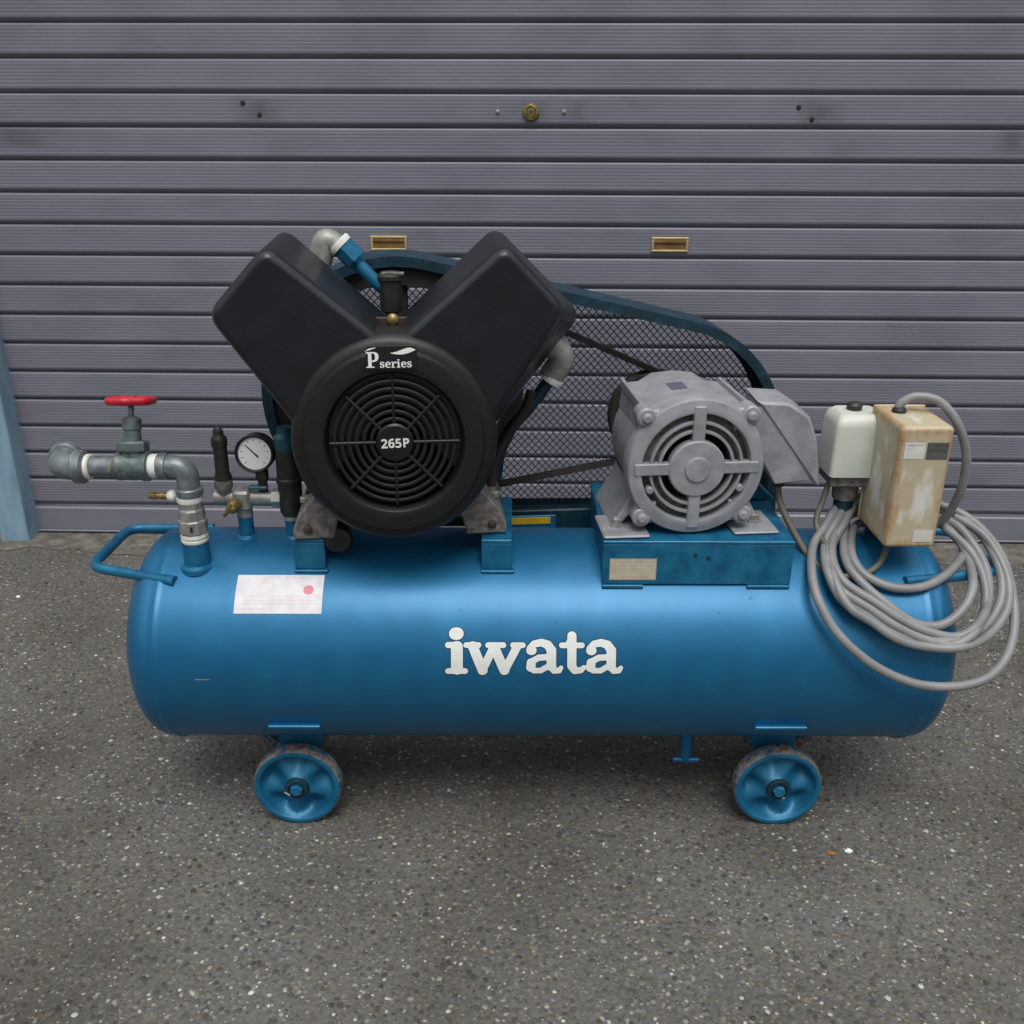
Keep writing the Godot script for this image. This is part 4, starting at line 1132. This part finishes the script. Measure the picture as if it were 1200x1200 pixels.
func build_valves(c: Node3D) -> void:
	var z := 0.072; var x := -0.507
	var so := obj("tank_socket", Geo.new().lathe(can([Vector2(0.029, 0.0), Vector2(0.028, 0.008), Vector2(0.0215, 0.012), Vector2(0.0205, 0.05)]), 24, along(Vector3(x, 0.478, z), Vector3.UP)), M.blue_dull, c)
	obj("seal_tape", Geo.new().lathe(can([Vector2(0.021, 0.0), Vector2(0.0215, 0.004), Vector2(0.0195, 0.0045), Vector2(0.0195, 0.008), Vector2(0.0215, 0.0085), Vector2(0.021, 0.014)]), 24, along(Vector3(x, 0.5283, z), Vector3.UP)), M.seal_tape, so)
	var cv := obj("check_valve", Geo.new().lathe(can([Vector2(0.0205, 0.0), Vector2(0.0225, 0.003), Vector2(0.0225, 0.022), Vector2(0.0205, 0.024), Vector2(0.0205, 0.040), Vector2(0.0185, 0.043), Vector2(0.0185, 0.052)]), 10, along(Vector3(x, 0.5425, z), Vector3.UP)), M.nickel, c, Transform3D.IDENTITY, 12)
	obj("arrow_mark", Geo.new().box(Vector3(x + 0.002, 0.551, z + 0.0215), Vector3(x + 0.006, 0.560, z + 0.0232), 0.0003), M.dark_fitting, cv)
	obj("seal_tape", Geo.new().lathe(can([Vector2(0.019, 0.0), Vector2(0.0205, 0.003), Vector2(0.020, 0.010)]), 20, along(Vector3(x, 0.595, z), Vector3.UP)), M.seal_tape, cv)
	var rs := obj("riser_elbow", Geo.new().tube(bent([Vector3(x + 0.001, 0.605, z), Vector3(x + 0.001, 0.6535, z), Vector3(-0.548, 0.6535, z)], 0.036, 10), 0.0175, 20), M.pipe_grey, c)
	obj("elbow_collar", Geo.new().lathe(can([Vector2(0.0195, 0.0), Vector2(0.021, 0.003), Vector2(0.021, 0.012), Vector2(0.019, 0.014)]), 24, along(Vector3(x + 0.001, 0.605, z), Vector3.UP)), M.pipe_grey, rs)
	obj("elbow_collar", Geo.new().lathe(can([Vector2(0.0195, 0.0), Vector2(0.021, 0.003), Vector2(0.021, 0.012), Vector2(0.019, 0.014)]), 24, along(Vector3(-0.535, 0.6535, z), Vector3.LEFT)), M.pipe_grey, rs)
	obj("seal_tape", Geo.new().lathe(can([Vector2(0.0185, 0.0), Vector2(0.0195, 0.003), Vector2(0.0185, 0.006), Vector2(0.0195, 0.008), Vector2(0.0185, 0.0125)]), 24, along(Vector3(-0.5485, 0.6535, z), Vector3.LEFT)), M.seal_tape, rs)
	# hose barb on the riser's left side
	var hb := obj("hose_barb", Geo.new().lathe(can([Vector2(0.006, 0.0), Vector2(0.006, 0.012), Vector2(0.0048, 0.013), Vector2(0.0048, 0.018), Vector2(0.006, 0.019), Vector2(0.006, 0.026), Vector2(0.0045, 0.030)]), 12, along(Vector3(-0.54, 0.6045, z), Vector3.LEFT)), M.brass, c)
	obj("seal_tape", Geo.new().lathe(can([Vector2(0.0065, 0.0), Vector2(0.0095, 0.003), Vector2(0.0095, 0.009), Vector2(0.0065, 0.013)]), 14, along(Vector3(-0.528, 0.6045, z), Vector3.LEFT)), M.seal_tape, hb)
	obj("barb_stem", Geo.new().tube([Vector3(x - 0.012, 0.6045, z), Vector3(-0.545, 0.6045, z)], 0.0055, 10), M.nickel, hb)
	# gate valve with its red handwheel
	var gv := obj("gate_valve", Geo.new().lathe(can([Vector2(0.0205, 0.0), Vector2(0.0235, 0.002), Vector2(0.0235, 0.011), Vector2(0.0215, 0.014), Vector2(0.0225, 0.027), Vector2(0.0215, 0.040), Vector2(0.0225, 0.043), Vector2(0.0225, 0.050), Vector2(0.020, 0.052)]), 20, along(Vector3(-0.561, 0.6535, z), Vector3.LEFT)), M.valve_bronze, c)
	var lean := Transform3D(Basis(Vector3.RIGHT, -0.22), Vector3(0, 0.6535, z)) * Transform3D(Basis(), Vector3(0, -0.6535, -z))
	obj("bonnet_nut", Geo.new().lathe(can([Vector2(0.0235, 0.0), Vector2(0.0245, 0.002), Vector2(0.0245, 0.013), Vector2(0.022, 0.016)]), 6, along(Vector3(-0.5865, 0.677, z), Vector3.UP)), M.valve_bronze, gv, lean, 10)
	obj("bonnet_neck", Geo.new().lathe(can([Vector2(0.018, 0.0), Vector2(0.018, 0.008)]), 20, along(Vector3(-0.5865, 0.669, z), Vector3.UP)), M.valve_bronze, gv, lean)
	obj("packing_gland", Geo.new().lathe(can([Vector2(0.0135, 0.0), Vector2(0.0125, 0.018), Vector2(0.0145, 0.019), Vector2(0.0145, 0.034), Vector2(0.009, 0.038), Vector2(0.0045, 0.039), Vector2(0.0045, 0.062)]), 14, along(Vector3(-0.5865, 0.692, z), Vector3.UP)), M.valve_bronze, gv, lean)
	var hw := Geo.new()
	var hx := along(Vector3(-0.5855, 0.7545, z), Vector3.UP)
	for i in 40: # scalloped rim
		for k in 10:
			var q := []
			for e in [[i, k], [i + 1, k], [i + 1, k + 1], [i, k + 1]]:
				var a: float = TAU * e[0] / 40.0
				var b: float = TAU * e[1] / 10.0
				var rr: float = 0.0305 + 0.0016 * cos(6.0 * a) + cos(b) * 0.0062
				q.append(hx * Vector3(cos(a) * rr, sin(a) * rr, sin(b) * 0.0065))
			hw.tri(q[0], q[1], q[2]); hw.tri(q[0], q[2], q[3])
	for k in 4: hw.add(Geo.new().box(Vector3(0.004, -0.0042, -0.003), Vector3(0.03, 0.0042, 0.003), 0.0015), hx * Transform3D(Basis(Vector3(0, 0, 1), k * PI / 2 + 0.4), Vector3.ZERO))
	hw.lathe(can([Vector2(0.010, -0.005), Vector2(0.010, 0.005), Vector2(0.008, 0.007)]), 16, hx)
	obj("handwheel", hw, M.red_paint, gv, lean, 60)
	# outlet pipe and the far elbow that turns away
	var op := obj("outlet_pipe", Geo.new().tube([Vector3(-0.606, 0.6525, z), Vector3(-0.66, 0.652, z)], 0.0155, 18), M.pipe_grey, c)
	obj("seal_tape", Geo.new().lathe(can([Vector2(0.016, 0.0), Vector2(0.017, 0.002), Vector2(0.016, 0.005)]), 18, along(Vector3(-0.6125, 0.6525, z), Vector3.LEFT)), M.brass, op)
	obj("seal_tape", Geo.new().lathe(can([Vector2(0.018, 0.0), Vector2(0.0205, 0.002), Vector2(0.0195, 0.008)]), 20, along(Vector3(-0.653, 0.652, z), Vector3.LEFT)), M.seal_tape, op)
	var oe := obj("outlet_elbow", Geo.new().tube(bent([Vector3(-0.660, 0.652, z), Vector3(-0.702, 0.652, z), Vector3(-0.712, 0.652, z - 0.045)], 0.03, 10), 0.0205, 20), M.pipe_grey, c)
	obj("elbow_collar", Geo.new().lathe(can([Vector2(0.022, 0.0), Vector2(0.026, 0.003), Vector2(0.026, 0.016), Vector2(0.021, 0.020)]), 24, along(Vector3(-0.661, 0.652, z), Vector3.LEFT)), M.pipe_grey, oe)
	obj("elbow_collar", Geo.new().lathe(can([Vector2(0.022, 0.0), Vector2(0.026, 0.003), Vector2(0.026, 0.016), Vector2(0.024, 0.018)]), 24, along(Vector3(-0.709, 0.652, z - 0.033), Vector3(-0.2, 0, -1))), M.pipe_grey, oe)

	# safety valve, gauge and regulator on a short manifold
	var gz := 0.0
	var st := obj("manifold_stub", Geo.new().lathe(can([Vector2(0.020, 0.0), Vector2(0.018, 0.008), Vector2(0.0125, 0.012), Vector2(0.0125, 0.045)]), 20, along(Vector3(-0.444, 0.497, gz), Vector3.UP)), M.blue_dull, c)
	obj("stub_nut", Geo.new().lathe(can([Vector2(0.0135, 0.0), Vector2(0.0135, 0.014)]), 6, along(Vector3(-0.444, 0.541, gz), Vector3.UP)), M.nickel, st, Transform3D.IDENTITY, 10)
	var mf := obj("manifold_pipe", Geo.new().tube([Vector3(-0.49, 0.573, gz), Vector3(-0.368, 0.573, gz)], 0.0125, 16), M.nickel, c)
	obj("manifold_block", Geo.new().box(Vector3(-0.458, 0.555, gz - 0.016), Vector3(-0.430, 0.589, gz + 0.016), 0.004), M.nickel, mf)
	obj("manifold_nut", Geo.new().lathe(can([Vector2(0.0165, 0.0), Vector2(0.0165, 0.014)]), 6, along(Vector3(-0.395, 0.573, gz), Vector3.RIGHT)), M.nickel, mf, Transform3D.IDENTITY, 10)
	obj("drain_tap", Geo.new().lathe(can([Vector2(0.010, 0.0), Vector2(0.0115, 0.008), Vector2(0.009, 0.018), Vector2(0.005, 0.022)]), 12, along(Vector3(-0.452, 0.569, gz + 0.015), Vector3(-0.3, -0.2, 1))), M.brass, mf)
	obj("tap_lever", Geo.new().tube(smooth_path([Vector3(-0.455, 0.575, gz + 0.034), Vector3(-0.463, 0.562, gz + 0.036), Vector3(-0.468, 0.556, gz + 0.034)], 4), 0.004, 8), M.brass, mf)
	obj("green_lever", Geo.new().box(Vector3(-0.432, 0.591, gz), Vector3(-0.400, 0.597, gz + 0.012), 0.002), M.teal_cap, mf)
	var sx := -0.4735
	var sv := obj("safety_valve", Geo.new().lathe(can([Vector2(0.0125, 0.0), Vector2(0.015, 0.012), Vector2(0.0115, 0.024), Vector2(0.0115, 0.066), Vector2(0.013, 0.068), Vector2(0.013, 0.080), Vector2(0.0085, 0.086), Vector2(0.0085, 0.094)]), 18, along(Vector3(sx, 0.596, gz), Vector3.UP)), M.dark_fitting, c)
	obj("valve_seat", Geo.new().lathe(can([Vector2(0.0085, 0.0), Vector2(0.0095, 0.012), Vector2(0.0150, 0.022), Vector2(0.0150, 0.034)]), 14, along(Vector3(sx, 0.572, gz + 0.002), Vector3.UP)), M.cast_iron, sv)
	obj("valve_ring", Geo.new().lathe([Vector2(0.0035, -0.001), Vector2(0.006, 0.0), Vector2(0.0035, 0.001)], 14, along(Vector3(sx, 0.692, gz), Vector3(0.3, 0, 1))), M.dark_fitting, sv)
	var gp := Vector3(-0.4165, 0.652, gz + 0.004)
	var tilt := Basis(Vector3.RIGHT, -0.12)
	var ga := obj("pressure_gauge", Geo.new().lathe(can([Vector2(0.028, -0.026), Vector2(0.031, -0.022), Vector2(0.0318, 0.0), Vector2(0.0318, 0.004), Vector2(0.030, 0.006), Vector2(0.0272, 0.005), Vector2(0.0268, 0.001)]), 44), M.black_ring, c, Transform3D(tilt, gp))
	obj("dial", Geo.new().lathe([Vector2(0.0268, 0.0018), Vector2(0.0, 0.0018)].duplicate().map(func(v): return v), 40), M.dial_white, ga)
	for k in 11:
		var a := deg_to_rad(225.0 - k * 27.0)
		obj("dial_mark", Geo.new().box(Vector3(0.0195, -0.0004, 0.0019), Vector3(0.0235, 0.0004, 0.0022), 0.0001), M.needle_black, ga, Transform3D(Basis(Vector3(0, 0, 1), a), Vector3.ZERO))
	obj("needle", Geo.new().slab([Vector2(-0.008, -0.0012), Vector2(-0.008, 0.0012), Vector2(0.020, 0.0004), Vector2(0.020, -0.0004)], 0.0024, 0.003, 0.0001), M.needle_black, ga, Transform3D(Basis(Vector3(0, 0, 1), deg_to_rad(135)), Vector3.ZERO))
	obj("gauge_stem", Geo.new().lathe(can([Vector2(0.008, 0.0), Vector2(0.008, 0.02), Vector2(0.011, 0.021), Vector2(0.011, 0.036)]), 8, along(Vector3(-0.4095, 0.586, gz), Vector3.UP)), M.dark_fitting, ga, Transform3D(tilt, gp).affine_inverse(), 12)
	var rx := -0.3655
	var rg := obj("air_regulator", Geo.new().lathe(can([Vector2(0.016, 0.0), Vector2(0.019, 0.006), Vector2(0.0195, 0.056), Vector2(0.0215, 0.058), Vector2(0.0215, 0.064), Vector2(0.0195, 0.066), Vector2(0.0185, 0.11), Vector2(0.017, 0.114)]), 28, along(Vector3(rx, 0.545, gz), Vector3.UP)), M.dark_fitting, c)
	obj("regulator_cap", Geo.new().lathe(can([Vector2(0.018, 0.0), Vector2(0.019, 0.004), Vector2(0.019, 0.020), Vector2(0.012, 0.026), Vector2(0.012, 0.036)]), 24, along(Vector3(rx, 0.6595, gz), Vector3.UP)), M.teal_cap, rg)
	obj("regulator_stub", Geo.new().lathe(can([Vector2(0.019, 0.0), Vector2(0.017, 0.006), Vector2(0.013, 0.01), Vector2(0.013, 0.038)]), 20, along(Vector3(rx, 0.499, gz), Vector3.UP)), M.blue_dull, rg)
	obj("stub_ring", Geo.new().lathe(can([Vector2(0.015, 0.0), Vector2(0.015, 0.008)]), 20, along(Vector3(rx, 0.5372, gz), Vector3.UP)), M.nickel, rg)

func build_switches(c: Node3D) -> void:
	# pressure switch: white cover on a grey base, on its own blue stub
	var p := obj("pressure_switch", Geo.new().box(Vector3(0.5185, 0.5985, -0.055), Vector3(0.592, 0.618, 0.012), 0.003), M.cast_iron, c)
	var cov := []
	for q in [[0.0, 0.0], [0.082, 0.003], [0.094, 0.008], [0.100, 0.016]]:
		var e: float = q[1]
		var lo := Vector2(0.5135 + e * 0.9, -0.064 + e * 0.6); var hi := Vector2(0.600 - e * 0.6, 0.020 - e)
		var rp := Geo.rounded([Vector2(lo.x, -hi.y), Vector2(hi.x, -hi.y), Vector2(hi.x, -lo.y), Vector2(lo.x, -lo.y)], 0.010, 4)
		cov.append(Geo.at_z(rp, q[0]))
	obj("switch_cover", Geo.new().loft(cov), M.white_cover, p, Transform3D(Basis(Vector3(1, 0, 0), Vector3(0, 0, -1), Vector3(0, 1, 0)), Vector3(0, 0.6185, 0)), 50)
	obj("switch_knob", Geo.new().lathe(can([Vector2(0.012, 0.0), Vector2(0.0125, 0.008), Vector2(0.009, 0.012)]), 16, along(Vector3(0.5555, 0.7185, -0.03), Vector3.UP)), M.dark_fitting, p)
	obj("switch_neck", Geo.new().lathe(can([Vector2(0.019, 0.0), Vector2(0.022, 0.02), Vector2(0.022, 0.03)]), 18, along(Vector3(0.555, 0.569, -0.02), Vector3.UP)), M.cast_iron, p)
	obj("switch_stub", Geo.new().lathe(can([Vector2(0.016, 0.0), Vector2(0.016, 0.08)]), 18, along(Vector3(0.555, 0.489, -0.02), Vector3.UP)), M.blue_dark, p)
	obj("switch_lead", Geo.new().tube(smooth_path([Vector3(0.521, 0.60, -0.005), Vector3(0.514, 0.572, 0.0), Vector3(0.503, 0.545, 0.012), Vector3(0.504, 0.526, 0.03), Vector3(0.515, 0.505, 0.075)], 6), 0.0048, 10), M.thin_cord, c)
	obj("link_lead", Geo.new().tube(smooth_path([Vector3(0.52, 0.482, 0.105), Vector3(0.562, 0.487, 0.102), Vector3(0.59, 0.500, 0.085), Vector3(0.607, 0.522, 0.06), Vector3(0.612, 0.54, 0.05)], 6), 0.0048, 10), M.thin_cord, c)
	# starter box: rusty cream enamel, on a post off the tank
	var bz := 0.115
	var b := obj("starter_box", enamel_box(Vector3(0.578, 0.5365, bz - 0.115), Vector3(0.658, 0.733, bz), 0.009), M.rusty_cream, c)
	obj("box_seam", Geo.new().box(Vector3(0.5765, 0.5355, bz - 0.1225), Vector3(0.6595, 0.734, bz - 0.116), 0.002), M.rusty_cream, b)
	obj("mount_post", Geo.new().box(Vector3(0.603, 0.44, bz - 0.150), Vector3(0.634, 0.70, bz - 0.123), 0.003), M.blue_dark, b)
	obj("box_gland", Geo.new().lathe(can([Vector2(0.011, 0.0), Vector2(0.011, 0.003), Vector2(0.0085, 0.007)]), 14, along(Vector3(0.602, 0.7335, 0.035), Vector3.UP)), M.dark_fitting, b)
	var s1 := print_material("box_label_print", 64, 64, c8(218, 218, 214), c8(90, 90, 90), [[0.1, 0.9, 0.12, 0.12, 0.6], [0.1, 0.5, 0.4, 0.06, 0.3]])
	var s2 := print_material("box_plate_print", 64, 64, c8(92, 94, 90), c8(38, 38, 38), [[0.05, 0.95, 0.1, 0.2, 0.6], [0.05, 0.95, 0.42, 0.2, 0.6]])
	var s3 := print_material("box_patch_print", 32, 32, c8(206, 204, 196), c8(190, 186, 172), [[0.1, 0.9, 0.3, 0.3, 0.2]])
	for q in [[0.586, 0.683, 0.030, 0.026, s1], [0.6195, 0.6825, 0.0325, 0.0265, s2], [0.6205, 0.5475, 0.030, 0.021, s3]]:
		var g := Geo.new()
		g.quad(Vector3(q[0], q[1], bz + 0.0006), Vector3(q[0] + q[2], q[1], bz + 0.0006), Vector3(q[0] + q[2], q[1] + q[3], bz + 0.0006), Vector3(q[0], q[1] + q[3], bz + 0.0006))
		obj("sticker", g, q[4], b)

# a pressed steel box with rounded edges all round
func enamel_box(lo: Vector3, hi: Vector3, r: float) -> Geo:
	var o := Geo.rounded([Vector2(lo.x, lo.y), Vector2(hi.x, lo.y), Vector2(hi.x, hi.y), Vector2(lo.x, hi.y)], r, 6)
	var sec := [Geo.at_z(o, lo.z)]
	for k in 7:
		var a := k / 6.0 * PI / 2
		sec.append(Geo.at_z(Geo.inset(o, r * 0.75 * (1.0 - cos(a))), hi.z - r + r * sin(a)))
	return Geo.new().loft(sec).square_uv(lo, hi)

func build_cable() -> void:
	var g := [Vector3(0.628, 0.566, -0.062), Vector3(0.562, 0.560, -0.035), Vector3(0.515, 0.531, 0.020), Vector3(0.487, 0.509, 0.058), Vector3(0.470, 0.481, 0.139), Vector3(0.491, 0.435, 0.177), Vector3(0.532, 0.395, 0.197), Vector3(0.583, 0.364, 0.205), Vector3(0.635, 0.351, 0.215), Vector3(0.689, 0.351, 0.215), Vector3(0.732, 0.361, 0.207), Vector3(0.766, 0.382, 0.184), Vector3(0.788, 0.412, 0.152), Vector3(0.799, 0.448, 0.112), Vector3(0.798, 0.492, 0.064), Vector3(0.780, 0.524, 0.027), Vector3(0.755, 0.544, 0.004), Vector3(0.716, 0.558, -0.016),
		Vector3(0.654, 0.562, -0.050), Vector3(0.581, 0.559, -0.045), Vector3(0.539, 0.540, 0.008), Vector3(0.512, 0.513, 0.044), Vector3(0.497, 0.496, 0.113), Vector3(0.513, 0.464, 0.151), Vector3(0.548, 0.444, 0.167), Vector3(0.584, 0.423, 0.180), Vector3(0.633, 0.412, 0.185), Vector3(0.683, 0.413, 0.185), Vector3(0.741, 0.415, 0.148), Vector3(0.775, 0.442, 0.119), Vector3(0.788, 0.473, 0.085), Vector3(0.782, 0.505, 0.049), Vector3(0.764, 0.531, 0.020), Vector3(0.730, 0.548, -0.012),
		Vector3(0.653, 0.547, -0.048), Vector3(0.574, 0.546, -0.040), Vector3(0.533, 0.526, 0.025), Vector3(0.511, 0.507, 0.085), Vector3(0.521, 0.483, 0.124), Vector3(0.560, 0.462, 0.147), Vector3(0.603, 0.438, 0.166), Vector3(0.644, 0.422, 0.175), Vector3(0.685, 0.416, 0.179), Vector3(0.719, 0.431, 0.170), Vector3(0.758, 0.445, 0.115), Vector3(0.766, 0.480, 0.078), Vector3(0.754, 0.512, 0.042), Vector3(0.726, 0.536, 0.000),
		Vector3(0.649, 0.530, -0.046), Vector3(0.573, 0.533, -0.030), Vector3(0.542, 0.513, 0.044), Vector3(0.535, 0.497, 0.095), Vector3(0.553, 0.478, 0.124), Vector3(0.582, 0.457, 0.146), Vector3(0.621, 0.433, 0.164), Vector3(0.663, 0.429, 0.166), Vector3(0.698, 0.447, 0.154), Vector3(0.723, 0.475, 0.127), Vector3(0.741, 0.492, 0.064), Vector3(0.731, 0.518, 0.030), Vector3(0.708, 0.530, -0.006),
		Vector3(0.648, 0.515, -0.046), Vector3(0.585, 0.517, -0.025), Vector3(0.550, 0.509, 0.058), Vector3(0.552, 0.493, 0.095), Vector3(0.570, 0.481, 0.113), Vector3(0.605, 0.472, 0.124), Vector3(0.648, 0.474, 0.122), Vector3(0.686, 0.484, 0.105), Vector3(0.714, 0.493, 0.080), Vector3(0.740, 0.496, 0.045), Vector3(0.754, 0.503, 0.012)]
	var more := []
	for q in [[18, 34, Vector3(0.007, -0.005, 0.011)], [34, 48, Vector3(-0.009, -0.007, 0.012)]]:
		var l := []
		for i in range(q[0], q[1]): l.append(g[i] + q[2])
		more.append(l)
	var t := thing("coiled_cable", "thick grey power cable hung in loops over the tank's right end", "cable", Vector3(0.64, 0.36, 0.1))
	var back := Transform3D(Basis(), Vector3(-0.64, -0.36, -0.1))
	obj("loops", Geo.new().tube(smooth_path(g, 7), 0.0073, 12), M.cable_grey, t, back)
	for l in more: obj("loops", Geo.new().tube(smooth_path(l, 7), 0.0072, 12), M.cable_grey, t, back)
	obj("supply_lead", Geo.new().tube(smooth_path([Vector3(0.602, 0.738, 0.030), Vector3(0.608, 0.748, 0.03), Vector3(0.627, 0.757, 0.032), Vector3(0.657, 0.753, 0.040), Vector3(0.682, 0.729, 0.050), Vector3(0.705, 0.690, 0.050), Vector3(0.715, 0.650, 0.050), Vector3(0.718, 0.601, 0.040), Vector3(0.712, 0.550, 0.020), Vector3(0.700, 0.525, 0.000)], 7), 0.0070, 12), M.cable_grey, t, back)

func build_litter() -> void:
	var rng := RandomNumberGenerator.new()
	rng.seed = 31
	var spots := [[Vector3(0.573, 0, 0.182), 0.0062, "white", "bright white pebble lying in front of the right wheel"], [Vector3(-1.2826, 0, -0.7551), 0.0055, "white", "pale pebble on the asphalt at the left edge, below the blue post"]]
	for s in spots:
		var r: float = s[1]
		var g := Geo.new()
		var prof := []
		for i in 9:
			var a := lerpf(-PI / 2, PI / 2, i / 8.0)
			prof.append(Vector2(maxf(0.0, cos(a)) * r if i > 0 and i < 8 else 0.0, sin(a) * r * 0.7))
		g.lathe(prof, 14)
		for i in g.p.size():
			var q := g.p[i]
			g.p[i] = q * (1.0 + 0.14 * sin(q.x * 700.0 + 1.0) + 0.1 * cos(q.y * 900.0))
		tag(obj("pebble", g, M.white_stone, self, along(s[0] + Vector3.UP * r * 0.55, Vector3.UP), 60), s[3], "pebble")
	var lf := Geo.new().slab([Vector2(-0.009, -0.001), Vector2(-0.002, -0.005), Vector2(0.008, -0.002), Vector2(0.009, 0.001), Vector2(0.001, 0.0045), Vector2(-0.006, 0.003)], 0.0, 0.003, 0.0008)
	tag(obj("orange_chip", lf, M.orange_leaf, self, Transform3D(Basis(Vector3(0.94, 0, 0.34), Vector3(0.34, 0, -0.94), Vector3(0, 1, 0)), Vector3(0.5428, 0.001, 0.1861))), "small orange-brown chip beside the bright white pebble", "chip")
